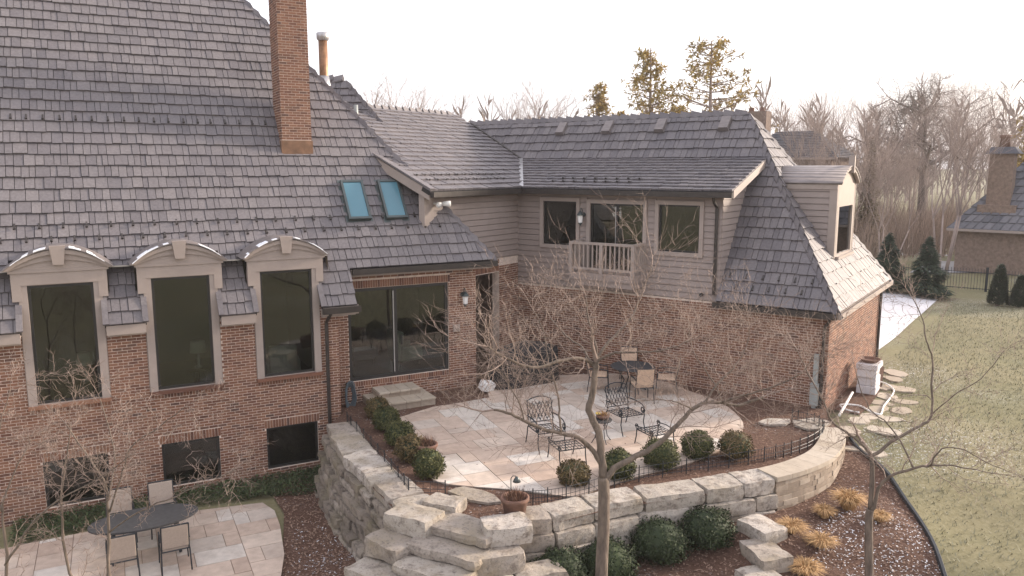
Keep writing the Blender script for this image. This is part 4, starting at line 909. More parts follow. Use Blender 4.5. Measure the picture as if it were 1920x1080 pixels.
# covered grill
t = thing('covered_grill', 'large grill under a black cloth cover beside the house passage', 'grill', (.35,22.35,ZP)); mb = MB(); nU, nV = 28, 10
for j in range(nV+1):
    for i in range(nU):
        a = 2*math.pi*i/nU; z = 1.25*j/nV; k = 1.0 if z < .95 else 1-.75*((z-.95)/.30)**2; fold = 1+.06*math.sin(a*9+z*2)*(1-z/1.3)
        x = 1.1*k*fold*math.copysign(abs(math.cos(a))**.6,math.cos(a)); y = .45*k*fold*math.copysign(abs(math.sin(a))**.6,math.sin(a)); mb.v.append((x,y,z+.05*noise.noise((x*3,y*3,z*3))))
for j in range(nV):
    for i in range(nU): mb.f.append((j*nU+i,j*nU+(i+1)%nU,(j+1)*nU+(i+1)%nU,(j+1)*nU+i)); mb.t.append(0)
mb.f.append(tuple(nV*nU+i for i in range(nU))); mb.t.append(0)
o = lput('cover', mb, 'dark_fabric', t, True); t.rotation_euler[2] = .55
# small things by the house
t = thing('plastic_box', 'tilted white plastic box by the brick corner of the sliding door wall', 'box', (-.78,21.5,ZP)); o = lput('box', MB().box((0,0,.18),(.20,.13,.13)), 'white_plastic', t); t.rotation_euler = (.35,.25,.7); md = o.modifiers.new('b','BEVEL'); md.width = .02; md.segments = 2
t = thing('garden_hose', 'blue-grey garden hose coiled on the wall hook at the facade corner', 'hose', tuple(FM.P(-3.75,.1,.0))); hb = FM.P(-3.80,.12,.15)
for k in range(7):
    r = .20+.02*k; MB().tube([hb+A*(r*.45*math.sin(a)+.02*U(-1,1))+AN*(.02*k)+V3(0,0,r*1.3*math.cos(a)-.05) for a in np.linspace(0,6.28,18)],.016,5,False).build('hose_loop','hose',t,True)
MB().fbox(FM,-3.86,-3.74,0,.12,.34,.42).build('hook','iron',t)
t = thing('stone_stack', 'stack of white stone blocks against the sunlit wing wall', 'stack', (10.3,22.0,zg(10.3,22.0)))
for k,(x,y,z,a,b_,c) in enumerate([(0,0,.12,.36,.26,.12),(.02,0,.36,.34,.25,.115),(-.02,.02,.60,.35,.26,.115),(.0,.0,.80,.40,.29,.08)]): o = lput('block', MB().box((x,y,z),(a,b_,c),U(-.06,.06)), 'concrete', t); md = o.modifiers.new('b','BEVEL'); md.width = .02; md.segments = 2
t.rotation_euler[2] = R(55)
t = thing('clay_tray', 'rust brown clay tray on top of the white stone stack', 'tray', (10.3,22.0,zg(10.3,22.0)+.88)); lput('tray', MB().lathe([(.20,0),(.30,.10),(.27,.10),(.2,.04)],(0,0,0),14), 'terracotta', t)
zq = lambda x,y,h=.06: (x,y,max(zg(x,y),-.45)+h)
tag(MB().tube([zq(8.25,19.05,.12),zq(8.8,20.0,.16),zq(9.5,21.2,.2)],.035,8).build('drain_pipe','white_plastic'), 'straight white drain pipe lying by the wing wall', 'pipe')
cv = [zq(9.0,19.6),zq(8.75,19.9),zq(8.85,20.4),zq(9.3,20.3),zq(9.35,19.8),zq(9.5,19.5),zq(9.9,20.2),zq(10.5,21.1),zq(11.0,21.9),zq(11.0,22.5),zq(10.7,22.8)]
tag(MB().tube(smooth_line(cv,5),.026,7).build('drain_hose','white_plastic',None,True), 'curling white drain hose beside the stepping stones', 'hose')
def path_light(lab, loc, h=.45):
    t = thing('path_light', lab, 'path light', loc, 0, 'path lights'); lput('stem', MB().tube([(0,0,0),(0,0,h),(.03,0,h+.05),(.09,0,h+.05),(.11,0,h)],.01,5), 'lamp_metal', t); lput('shade', MB().lathe([(.012,.06),(.03,.05),(.08,-.04),(.075,-.045)],(.11,0,h-.02),12), 'lamp_metal', t, True)
path_light('dark cone path light beside the terracotta pot', (-.02*Q,13.75*Q,ZP)); path_light('dark cone path light between the two rounded boxwoods and the ottoman', (3.75*Q,16.0*Q,ZP)); path_light('dark stake light beside the stone steps', (-2.35,12.55,-1.3),.5)
def pot(lab, loc, s):
    t = thing('planter_pot', lab, 'planter', loc, U(0,3)); lput('pot', MB().lathe([(.14*s,0),(.19*s,.26*s),(.21*s,.27*s),(.21*s,.32*s),(.18*s,.32*s),(.17*s,.27*s)],(0,0,0),18), 'terracotta', t, True); mb = MB()
    for k in range(160):
        a, r = U(0,6.28), U(0,.16*s); p = V3(r*math.cos(a),r*math.sin(a),.28*s); d = V3(U(-1,1)*.5,U(-1,1)*.5,1)*U(.06,.22)*s; e = V3(U(-1,1),U(-1,1),0)*.012; mb.add([p-e,p+e,p+d],[(0,1,2)],rng.random())
    lput('dry_plant', mb, 'dead_leaf', t)
pot('brown pot of dry stems at the head of the stone steps', (.05,13.4,ZP), 1.25); pot('tan pot half hidden behind the clipped boxwoods', (-1.85,16.2,ZP), 1.2)
# low edging fence
def edge_fence(lab, pts, h=.28, nb=3):
    t = thing('edging_fence', lab, 'fence', (pts[0][0],pts[0][1],ZP)); n_ = len(pts)
    for i in range(n_-1):
        a, b_ = V3(*pts[i],ZP), V3(*pts[i+1],ZP); mb = MB()
        for z in (.06,h*.5,h): mb.tube([a+V3(0,0,z),b_+V3(0,0,z)],.006,4)
        for k in range(1,5): p = a+(b_-a)*k/5; mb.tube([p+V3(0,0,.02),p+V3(0,0,h)],.004,4)
        mb.build('wire_panel','iron',t)
    for p in pts: MB().tube([(p[0],p[1],ZP-.05),(p[0],p[1],ZP+h+.05)],.012,5).build('post','iron',t)
fl = smooth_line(sc([[-3.95,18.1],[-2.85,15.95],[-1.95,14.05]]),5); edge_fence('low black wire edging fence behind the row of boxwoods', [tuple(p) for p in fl]+[(-1.25*Q,13.95*Q)])
fl = smooth_line(sc([[.2,13.55],[1.0,13.75],[2.5,14.7],[4.0,15.25],[5.3,15.75],[6.0,16.12],[6.7,16.68],[7.2,17.4],[7.2,18.0],[6.8,18.35]]),3); edge_fence('low black wire edging fence along the top of the front wall', [tuple(p) for p in fl])
# ------------------------------------------------------------------ shrubs
def leafball(rx, rz, n_, seed, core=.86, leaf=.022):
    r = random.Random(seed); mb = MB(); nl = 10
    for i in range(n_):
        z = r.uniform(-.75,1); a = r.uniform(0,6.283); q = math.sqrt(max(0,1-z*z)); d = V3(q*math.cos(a),q*math.sin(a),z)
        k = 1+.26*noise.noise((d[0]*2.1+seed,d[1]*2.1,d[2]*2.1))+.14*noise.noise((d[0]*6,d[1]*6+seed,d[2]*6)); k *= r.uniform(.80,1.03); p = V3(d[0]*rx*k,d[1]*rx*k,d[2]*rz*k+rz*.82)
        u_ = V3(r.gauss(0,1),r.gauss(0,1),r.gauss(0,1)); u_ /= np.linalg.norm(u_); w_ = np.cross(u_,d+V3(.01,.02,.03)); w_ /= np.linalg.norm(w_)+1e-6; s = leaf*r.uniform(.7,1.5)
        mb.add([p-u_*s,p+w_*s*.6,p+u_*s,p-w_*s*.6],[(0,1,2,3)],r.random())
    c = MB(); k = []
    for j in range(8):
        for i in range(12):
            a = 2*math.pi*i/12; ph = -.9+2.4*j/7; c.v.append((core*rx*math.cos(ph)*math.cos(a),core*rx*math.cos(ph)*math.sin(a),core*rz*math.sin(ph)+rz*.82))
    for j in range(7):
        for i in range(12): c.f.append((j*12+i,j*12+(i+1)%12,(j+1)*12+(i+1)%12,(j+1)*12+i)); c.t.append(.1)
    return mb, c
def shrub(lab, loc, rx, rz, mat, seed, group, n_=3200):
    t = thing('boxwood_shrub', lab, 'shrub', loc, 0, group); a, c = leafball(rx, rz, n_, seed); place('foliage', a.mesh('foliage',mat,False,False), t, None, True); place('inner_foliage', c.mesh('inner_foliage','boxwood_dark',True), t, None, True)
    st = MB()
    for k in range(5): a_ = k*1.25; st.tube([(0,0,0),(.12*math.cos(a_),.12*math.sin(a_),rz*.5)],.012,4)
    place('stem', st.mesh('stem','twig'), t, None, True)
gB = 'boxwoods along the steps side of the patio'; gF = 'boxwoods behind the front wall'; gL = 'dark shrubs below the front wall'
for k,(x,y,rx,rz,mt,lab) in enumerate([(-3.35,18.75,.31,.27,'boxwood_brown','loose brownish boxwood nearest the hose'),(-2.95,17.75,.34,.31,'boxwood','boxwood touching the corner of the entry steps'),(-2.5,16.75,.35,.30,'boxwood','broad green boxwood in the middle of the row by the left wall'),(-2.13,15.85,.34,.30,'boxwood_brown','browning boxwood in front of the tan pot'),(-1.66,14.95,.32,.32,'boxwood','neat round green boxwood at the fence corner by the stone steps')]): shrub(lab,(x*Q,y*Q,ZP),rx,rz,mt,100+k,gB)
for k,(x,y,rx,rz,mt,lab) in enumerate([(1.2,14.55,.33,.27,'boxwood_brown','small brownish boxwood nearest the pot above the front wall'),(2.12,14.85,.35,.33,'boxwood','round green boxwood behind the trunk of the bare tree'),(3.05,15.45,.40,.33,'boxwood','wide boxwood above the front wall beside the forked limb'),(3.95,16.0,.35,.32,'boxwood','round boxwood beside the path light'),(4.75,15.98,.38,.32,'boxwood_brown','last boxwood before the open mulch by the curved wall')]): shrub(lab,(x*Q,y*Q,ZP),rx,rz,mt,120+k,gF)
for k,(x,y,rx,rz,lab) in enumerate([(.85,12.9,.56,.46,'dark yew mound beside the stone steps below the wall'),(1.72,13.2,.52,.42,'dark yew mound behind the bare tree trunk below the wall'),(2.75,13.75,.56,.40,'wide dark yew mound below the wall, third from the steps'),(3.7,14.05,.50,.38,'dark yew mound nearest the flat edging stones')]): shrub(lab,(x,y,zg(x,y)+.05),rx,rz,'boxwood_dark',140+k,gL,4500)
def straw(lab, loc, r0, h, n_, seed, mat='straw'):
    r = random.Random(seed); mb = MB()
    for i in range(n_):
        a = r.uniform(0,6.28); q = r.uniform(0,.3)*r0; b_ = V3(q*math.cos(a),q*math.sin(a),0); sp = r.uniform(.2,1)*r0; hh = h*r.uniform(.6,1); e = V3(-math.sin(a),math.cos(a),0)*.006; m_ = b_+V3(math.cos(a)*sp*.5,math.sin(a)*sp*.5,hh*.8); tt = b_+V3(math.cos(a)*sp,math.sin(a)*sp,hh*r.uniform(.5,.9))
        mb.add([b_-e,b_+e,m_+e,m_-e,tt],[(0,1,2,3),(3,2,4)],r.random())
    t = thing('grass_tuft', lab, 'ornamental grass', loc, 0, 'dry ornamental grasses'); place('blades', mb.mesh('blades',mat,False,False), t, None, True)
for k,(x,y,r0,h,lab) in enumerate([(6.75,14.9,.40,.42,'largest golden grass tuft in the mulch below the curved wall'),(6.15,14.6,.26,.26,'small golden tuft beside the largest one'),(7.15,14.4,.24,.22,'small golden tuft behind the slim bare tree'),(5.3,14.0,.34,.22,'flattened tan tuft near the flat edging stones'),(5.7,13.6,.34,.22,'low rusty tuft in the middle of the mulch bed'),(5.2,13.0,.36,.22,'sparse rusty tuft low in the mulch bed')]): straw(lab,(x,y,zg(x,y)+.03),r0,h,700,300+k)
# ground cover at the foot of the facade, chips and grass blades
def scatter(name, pts, sz, mat, up=.0, seed=1, kind='stuff', tri=False, parent=None):
    r = random.Random(seed); mb = MB()
    for x,y,z in pts:
        a = r.uniform(0,6.28); s = sz*r.uniform(.5,1.6); d = V3(math.cos(a),math.sin(a),r.uniform(-.4,.6)+up)*s; e = V3(-math.sin(a),math.cos(a),r.uniform(-.3,.3))*s*(.18 if tri else .5); p = V3(x,y,z)
        if tri: mb.add([p-e,p+e,p+d],[(0,1,2)],r.random())
        else: mb.add([p-d*.5-e*.5,p+d*.5-e*.5,p+d*.5+e*.5,p-d*.5+e*.5],[(0,1,2,3)],r.random())
    o = mb.build(name, mat, parent, False, False); o['kind'] = kind; return o
def rnd_in(poly, n_, zf, seed):
    r = random.Random(seed); xs = [p[0] for p in poly]; ys = [p[1] for p in poly]; out_ = []
    while len(out_) < n_:
        x, y = r.uniform(min(xs),max(xs)), r.uniform(min(ys),max(ys))
        if inpoly(x,y,poly): out_.append((x,y,zf(x,y,r)))
    return out_
ivyp = [tuple(FM.P(u,w,0)[:2]) for u,w in ((-11.5,.7),(-4.3,.7),(-4.3,1.9),(-5.2,2.3),(-6.4,1.9),(-8,1.6),(-11.5,1.9))]
scatter('ground_cover', rnd_in(ivyp, 9000, lambda x,y,r: zg(x,y)+.02+r.random()*.16+.12*abs(noise.noise((x*1.7,y*1.7,0))), 3), .045, 'ivy', .2, 3)
scatter('bark_chips', rnd_in(bed, 9000, lambda x,y,r: zl(.045)(x,y)+r.random()*.015, 4)+rnd_in(bed2, 3500, lambda x,y,r: zl(.05)(x,y)+r.random()*.02, 5), .035, 'wood_chip', 0, 4)
scatter('bark_chips', rnd_in(terrace, 6000, lambda x,y,r: ZP-.012+r.random()*.012+.03*noise.noise((x*1.5,y*1.5,3)), 6), .03, 'wood_chip', 0, 5)
scatter('frost', rnd_in([(5.4,13.2),(7.6,12.5),(7.9,14.6),(6.6,14.8),(5.9,14.3)], 900, lambda x,y,r: zl(.06)(x,y), 7)+rnd_in([(-4.2,13.6),(-2.6,13.2),(-3.3,16.3),(-4.8,16.3)], 260, lambda x,y,r: zl(.06)(x,y), 8), .026, 'frost_chip', 0, 6)
lawnp = [(8.2,17.8),(8.25,15.2),(7.7,12.5),(8.5,10.5),(14,12),(22,26),(26,36),(20.8,36.5),(13,26),(12.2,23.5)]
scatter('grass_blades', rnd_in(lawnp, 30000, lambda x,y,r: zl(0)(x,y), 9), .045, 'grass', 1.0, 7, 'stuff', True)
# leafy litter on patio
scatter('leaf_litter', rnd_in(patio, 160, lambda x,y,r: ZP+.03, 10), .03, 'dead_leaf', 0, 8)
# ------------------------------------------------------------------ bare trees in the garden
c_trunk = [[1.52,12.2,-2.09],[1.49,12.2,-0.63],[1.51,12.2,0.12],[1.51,12.2,0.77],[1.49,12.2,1.1]]
c_A = [[1.49,12.2,1.1],[1.45,12.22,1.5],[1.41,12.25,1.83],[1.26,12.3,2.2],[1.31,12.35,2.5],[1.36,12.4,2.83],[1.36,12.4,3.0]]
c_A1 = [[1.36,12.4,2.88],[1.28,12.4,2.97],[1.09,12.2,3.09],[0.71,11.9,3.11],[0.31,11.6,3.09],[-0.08,11.4,3.29],[-0.35,11.2,3.51]]
c_A2 = [[1.36,12.4,3.0],[1.4,12.45,3.06],[1.59,12.6,3.27],[1.85,12.8,3.47],[2.04,12.9,3.69],[2.2,13.1,4.01],[2.37,13.2,4.44],[2.76,13.4,4.69]]
c_A3 = [[1.36,12.4,3.0],[1.37,12.4,3.21],[1.31,12.5,3.43],[1.25,12.6,3.65],[1.21,12.7,4.02],[1.09,12.7,4.5]]
c_A4 = [[1.36,12.4,2.97],[1.59,12.3,3.14],[1.93,12.1,3.22],[2.32,11.9,3.29],[2.71,11.8,3.46]]
c_A5 = [[1.31,12.4,2.93],[1.16,12.8,3.14],[0.92,13.2,3.24],[0.65,13.5,3.55],[0.52,13.7,4.19]]
c_B = [[1.49,12.2,1.0],[1.57,12.2,1.11],[1.73,12.25,1.27],[2.15,12.4,1.42],[2.47,12.5,1.6],[2.76,12.6,1.85],[3.02,12.7,2.08],[3.25,12.8,2.17],[3.56,12.9,2.15],[3.89,13.0,2.07],[4.33,13.1,2.18]]
c_B1 = [[3.25,12.8,2.17],[3.48,12.9,2.47],[3.8,13.1,2.7],[4.07,13.3,3.03],[4.1,13.3,3.4]]
c_B2 = [[3.56,12.9,2.15],[3.89,12.6,2.37],[4.26,12.4,2.57],[4.61,12.2,2.84],[4.8,12.1,3.22]]
c_B3 = [[3.04,12.7,2.08],[2.7,12.4,2.3],[2.43,12.2,2.4],[2.06,12.0,2.46]]
c_B4 = [[3.56,12.9,2.15],[3.52,13.2,2.39],[3.2,13.5,2.88],[3.13,13.7,3.42],[2.89,13.8,3.98]]
c_C = [[1.49,12.2,1.19],[1.42,12.2,1.39],[1.27,12.15,1.62],[1.06,12.05,1.83],[0.82,11.95,1.92],[0.48,11.8,2.06],[0.19,11.7,2.22],[-0.01,11.6,2.36],[-0.28,11.5,2.46]]
c_C1 = [[0.77,11.93,1.96],[0.75,11.95,2.22],[0.72,12.0,2.6],[0.58,12.0,3.0],[0.49,12.1,3.58],[0.32,12.1,3.91],[0.08,12.2,4.4],[-0.08,12.2,4.86]]
c_C2 = [[0.19,11.7,2.22],[0.12,11.6,2.5],[0.04,11.5,2.7],[-0.16,11.4,3.06],[-0.36,11.3,3.17]]
r_trunk = [[6.1,12.4,-1.53],[6.05,12.4,-0.72],[5.98,12.4,0.23],[5.99,12.4,0.45]]
r_A = [[5.99,12.4,0.45],[6.0,12.45,1.1],[5.98,12.5,1.37]]
r_A1 = [[5.98,12.5,1.37],[5.85,12.5,1.52],[5.66,12.6,1.68],[5.38,12.7,1.88],[5.22,12.8,2.27],[5.01,12.9,2.66],[4.79,13.0,3.1]]
r_A2 = [[5.98,12.5,1.37],[6.05,12.5,1.38],[6.43,12.6,1.61],[6.87,12.7,1.8],[7.11,12.8,1.96],[7.12,12.9,2.46],[7.15,13.0,2.88],[7.02,13.0,3.19],[6.98,13.1,3.54],[6.79,13.1,3.9]]
r_B = [[5.99,12.4,0.4],[6.04,12.35,0.57],[6.05,12.3,0.85],[6.17,12.2,1.11],[6.5,12.1,1.29],[6.71,12.0,1.37],[6.9,11.9,1.42],[7.26,11.7,1.43]]
r_B1 = [[6.5,12.1,1.29],[6.42,12.2,1.51],[6.35,12.3,1.68],[6.22,12.5,1.9],[6.0,12.7,2.1],[5.88,12.9,2.47],[5.81,13.0,2.82]]
r_B2 = [[6.71,12.0,1.37],[6.81,11.9,1.69],[7.12,11.8,1.71],[7.42,11.7,1.54],[7.7,11.6,1.44]]
r_A3 = [[7.11,12.8,1.96],[7.4,12.7,2.34],[7.76,12.6,2.65],[8.01,12.5,3.12]]
s1_0 = [[-5.82,10.5,-0.27],[-5.78,10.5,0.35],[-5.72,10.5,1.28],[-5.8,10.6,1.71],[-6.08,10.7,2.07],[-6.41,10.8,2.51],[-6.6,10.8,2.94]]
s1_1 = [[-5.7,10.5,1.28],[-5.46,10.4,1.8],[-5.23,10.3,2.3],[-4.76,10.2,2.64],[-4.38,10.2,2.93]]
s1_2 = [[-5.94,10.5,-0.27],[-6.29,10.4,0.4],[-6.25,10.3,1.45],[-6.16,10.3,1.99],[-6.03,10.3,2.6],[-6.16,10.3,3.35]]
s1_3 = [[-5.74,10.5,0.96],[-5.19,10.3,1.37],[-4.56,10.1,1.69],[-4.0,10.0,1.96],[-3.67,9.9,2.15]]
s1_4 = [[-5.71,10.5,1.44],[-5.73,10.8,1.95],[-5.9,11.0,2.45],[-6.08,11.1,2.9],[-6.05,11.2,3.43]]
s2_0 = [[-6.98,10.0,0.03],[-6.88,10.0,0.89],[-6.87,10.0,1.51],[-6.78,10.1,1.92],[-6.59,10.2,2.33],[-6.61,10.2,2.93]]
s2_1 = [[-6.91,10.0,0.74],[-6.42,9.9,1.4],[-5.9,9.8,1.82],[-5.41,9.7,2.08],[-4.84,9.6,2.48]]
s2_2 = [[-6.87,10.0,1.51],[-6.99,10.0,2.11],[-6.85,10.1,2.67],[-6.73,10.2,3.16],[-6.41,10.2,3.45]]
def jitter(P, r, amp):
    return [p if i in (0,len(P)-1) else p+V3(r.gauss(0,1),r.gauss(0,1),r.gauss(0,1))*amp for i,p in enumerate(P)]
def twig(mb, r, p, d, L_, r0, lev, up=.25, n_=5, kink=.22):
    P = [np.array(p)]; d = np.array(d)/np.linalg.norm(d); k = max(3, n_)
    for i in range(k):
        d = d+V3(r.gauss(0,kink),r.gauss(0,kink),r.gauss(0,kink)*.8+up*.28); d /= np.linalg.norm(d); P.append(P[-1]+d*L_/k)
    mb.tube(P, [r0*(1-.72*i/k) for i in range(k+1)], 5 if r0 > .012 else 3, False)
    if lev > 0:
        for i in range(1,k+1):
            for q in range(r.choice((1,1,2)) if lev > 1 else r.choice((0,1,1,2))):
                s = np.cross(d, V3(r.gauss(0,1),r.gauss(0,1),r.gauss(0,1))); s /= np.linalg.norm(s)+1e-6; dd = (P[i]-P[i-1])/(L_/k)*.75+s*r.uniform(.5,1.0)
                twig(mb, r, P[i], dd, L_*r.uniform(.35,.65), max(r0*.5*(1-.5*i/k),.0032), lev-1, up, max(3,n_-1), kink)
def limb(mb, r, P, r0, r1, spawn=1.0, L_=1.3, lev=2, up=.35, start=.25, tw=.011):
    Q_ = smooth_line(P,4); k = len(Q_); rad = [r0+(r1-r0)*(i/(k-1))**.8 for i in range(k)]; mb[0].tube(jitter(Q_,r,.006), rad, 8, True)
    for i in range(1,k):
        if i/k < start: continue
        m_ = spawn*(.56+.85*i/k); c = int(m_)+(1 if r.random() < m_-int(m_) else 0)
        for q in range(c):
            d = Q_[i]-Q_[i-1]; d = d/np.linalg.norm(d); s = np.cross(d, V3(r.gauss(0,1),r.gauss(0,1),r.gauss(0,1))); s /= np.linalg.norm(s); dd = d*.6+s*.9+V3(0,0,up*r.random()*1.5)
            twig(mb[1], r, Q_[i], dd, L_*r.uniform(.5,1.25), min(rad[i]*.6,tw)*r.uniform(.7,1.1), lev, up)
    twig(mb[1], r, Q_[-1], Q_[-1]-Q_[-2], L_*.9, r1*.9, lev, up)
def garden_tree(name, lab, base, trunk, limbs, seed, grp=None, **kw):
    r = random.Random(seed); t = thing(name, lab, 'tree', base, 0, grp); a, b_ = MB(), MB()
    for P, r0, r1 in trunk: a.tube(smooth_line(P,4), [r0+(r1-r0)*i/(4*(len(P)-1)) for i in range(4*(len(P)-1)+1)], 10)
    for P, r0, r1, sp in limbs: limb((a,b_), r, P, r0, r1, sp, **kw)
    a.build('trunk','bark',t,True); b_.build('crown','twig',t,True,False); return t
garden_tree('bare_tree', 'spreading bare tree with forked grey trunk in front of the stone wall', (1.52,12.2,-1.5), [(c_trunk,.11,.09)],
  [(c_A,.07,.045,.15),(c_A1,.042,.014,1.0),(c_A2[:-1],.036,.010,.8),(c_A3[:-1],.028,.008,.8),(c_A4,.026,.009,1.0),(c_A5[:-1],.022,.007,.7),(c_B,.062,.02,.55),(c_B1,.02,.007,1.1),(c_B2,.02,.007,1.1),(c_B3,.014,.006,.8),(c_B4[:-1],.016,.006,.8),(c_C,.05,.018,.5),(c_C1[:-2],.02,.006,.8),(c_C2,.012,.005,.8)], 41, L_=.95, lev=2, up=.12, tw=.010)
garden_tree('bare_tree', 'slim young bare tree in the mulch bed beside the lawn', (6.1,12.4,-1.25), [(r_trunk,.075,.06)],
  [(r_A,.045,.038,0),(r_A1,.03,.007,.45),(r_A2,.034,.007,.5),(r_B,.038,.010,.4),(r_B1,.018,.006,.4),(r_B2,.014,.005,.5),(r_A3,.012,.005,.5)], 42, L_=.75, lev=2, up=.15)
garden_tree('bare_shrub', 'tangled bare many-stemmed shrub in front of the oval table', (-5.85,10.5,-1.7), [], [(s1_0[:-1],.03,.008,.7),(s1_1,.016,.005,.8),(s1_2[:-1],.026,.007,.7),(s1_3,.014,.005,.8),(s1_4[:-1],.016,.005,.8),([[-5.85,10.5,-1.7],[-5.83,10.5,-.9],[-5.82,10.5,-.27]],.04,.03,0),([[-5.9,10.5,-1.7],[-5.92,10.5,-.9],[-5.94,10.5,-.27]],.034,.026,0)], 43, L_=.55, lev=2, up=.0, start=.1, tw=.008)
garden_tree('bare_shrub', 'bare many-stemmed shrub standing left of the tangled shrub by the lower patio', (-6.98,10.0,-1.7), [], [(s2_0[:-1],.026,.007,.7),(s2_1,.018,.005,.8),(s2_2[:-1],.016,.005,.8),([[-6.98,10,-1.7],[-6.98,10,-.8],[-6.98,10,.03]],.034,.026,0)], 44, L_=.55, lev=2, up=.0, start=.1, tw=.008)
# ------------------------------------------------------------------ background trees and houses
def rtree(mb, r, p, d, L_, r0, lev, spread=.55, up=.12, sides=5, kids=3):
    k = 4; P = [np.array(p, float)]; d = np.array(d, float)
    for i in range(k): d = d+V3(r.gauss(0,.10),r.gauss(0,.10),r.gauss(0,.06)+up*.3); d /= np.linalg.norm(d); P.append(P[-1]+d*L_/k)
    mb.tube(P, [r0*(1-.45*i/k) for i in range(k+1)], sides if lev > 1 else 3, False)
    if lev > 0:
        for i in range(1 if lev < 3 else 2, k+1):
            for q in range(kids if i == k else r.choice((1,1,2))):
                s = np.cross(d, V3(r.gauss(0,1),r.gauss(0,1),r.gauss(0,1))); s /= np.linalg.norm(s)+1e-6; dd = d*(1-spread*.55)+s*spread*r.uniform(.7,1.3)+V3(0,0,up)
                rtree(mb, r, P[i], dd/np.linalg.norm(dd), L_*r.uniform(.5,.78), r0*.52*(1-.25*i/k), lev-1, spread, up, sides, kids)
def far_tree(lab, x, y, h, seed, lev=4, spread=.55, r0=None, lean=(0,0), mat='far_bark', stems=1, grp='bare trees beyond the house', up=.12, trunk=.32, rise=1.0):
    r = random.Random(seed); t = thing('bare_tree', lab, 'tree', (x,y,zg(x,y)), 0, grp); a, b_ = MB(), MB(); r0 = r0 or h*.011
    for s in range(stems):
        o = V3(r.uniform(-.5,.5),r.uniform(-.5,.5),0)*(stems > 1); base = V3(0,0,-.2)+o; top = V3(lean[0]*h*.2+o[0]*5,lean[1]*h*.2+o[1]*5,h*trunk); r0 = r0 if stems == 1 else h*.006; a.tube([base, (base+top)/2+V3(U(-.1,.1),U(-.1,.1),0), top], [r0,r0*.85,r0*.7], 8)
        for q in range(4 if stems == 1 else 2):
            an = q*1.57+r.uniform(-.4,.4); d = V3(math.cos(an)*spread,math.sin(an)*spread,rise); rtree(b_, r, top*(1-.12*q/4), d/np.linalg.norm(d), h*.30, r0*.55, lev-1, spread, up)
        rtree(b_, r, top, V3(lean[0]*.3,lean[1]*.3,1), h*.30, r0*.62, lev-1, spread, up)
    place('trunk', a.mesh('trunk',mat,True), t, None, True); place('crown', b_.mesh('crown',mat,True,False), t, None, True)
def at(px, py_base, Y): return ((px-960)/1471*Y/ .9884*.9884, Y)
bt = [(690,62,15,'slender bare tree rising behind the connecting roof beside the flue pipe',3,1),(785,64,14.6,'feathery bare tree above the ridge of the connecting roof',4,1),(1000,70,15.4,'bare vase-shaped tree above the wing ridge, left of the pines',4,1),(1060,95,13,'small bare tree between the vase-shaped tree and the pines',3,1),(1500,60,12,'bare seed-hung tree rising behind the far roof by the dormer',4,2),(1560,52,13,'bare tree directly beyond the arched dormer',4,2),(1620,58,12.5,'bare twiggy tree between the dormer and the big oak',4,1),(1660,46,8,'low bare thicket tree behind the spruces',4,3),(1600,48,9,'low bare thicket tree just past the dormer window',4,3),(1770,43,11.5,'tall multi-stemmed bare tree beside the neighbouring chimney',4,4),(1840,70,11,'bare tree beyond the neighbouring chimney',4,2),(1900,75,12,'bare tree above the neighbouring roof',4,1),(1700,62,9,'grey bare thicket tree below the big oak',4,3)]
for k,(px,Y,h,lab,lv,stm) in enumerate(bt): far_tree(lab, (px-960)/1471*Y, Y, h, 500+k, lv, .42 if stm > 1 else .5, None, (0,0), 'far_bark', stm)
far_tree('big spreading bare oak with heavy twisting limbs beyond the driveway', (1722-960)/1471*72, 72, 15.5, 560, 5, .85, .42, (0,0), 'dark_bark', 1, None, .04, .42, .35)
def needles(mb, r, p, n_, sz):
    for i in range(n_):
        d = V3(r.gauss(0,1),r.gauss(0,1),r.gauss(0,.7)); d /= np.linalg.norm(d); e = np.cross(d,V3(.3,.2,.9)); e /= np.linalg.norm(e); s = sz*r.uniform(.5,1.2); q = np.array(p)+d*s*.3; mb.add([q-e*s*.22,q+e*s*.22,q+d*s],[(0,1,2)],r.random())
def pine(lab, x, y, h, seed, first=.3, w=.24):
    r = random.Random(seed); t = thing('pine_tree', lab, 'tree', (x,y,zg(x,y)), 0, 'pines beyond the wing'); a, b_ = MB(), MB(); a.tube([(0,0,-.2),(.1,0,h*.5),(0,.1,h)],[h*.018,h*.012,h*.003],7)
    z = first*h
    while z < h*.98:
        L_ = h*w*(1-(max(0,z/h-first)/(1-first))**1.5*.85)*r.uniform(.7,1.1)
        for q in range(4):
            an = r.uniform(0,6.28); d = V3(math.cos(an),math.sin(an),r.uniform(.05,.45)); e = V3(0,0,z)+d*L_; m_ = V3(0,0,z)+d*L_*.5+V3(0,0,-.04*L_); a.tube([(0,0,z),m_,e],[.05,.035,.012],4,False)
            for f_ in np.linspace(.4,1,6):
                if r.random() < .8: needles(b_, r, V3(0,0,z)+d*L_*f_+V3(r.gauss(0,.3),r.gauss(0,.3),r.gauss(0,.2)), 12, .42)
        z += h*.035
    place('trunk', a.mesh('trunk','far_bark',True), t, None, True); place('crown', b_.mesh('crown','pine',False,False), t, None, True)
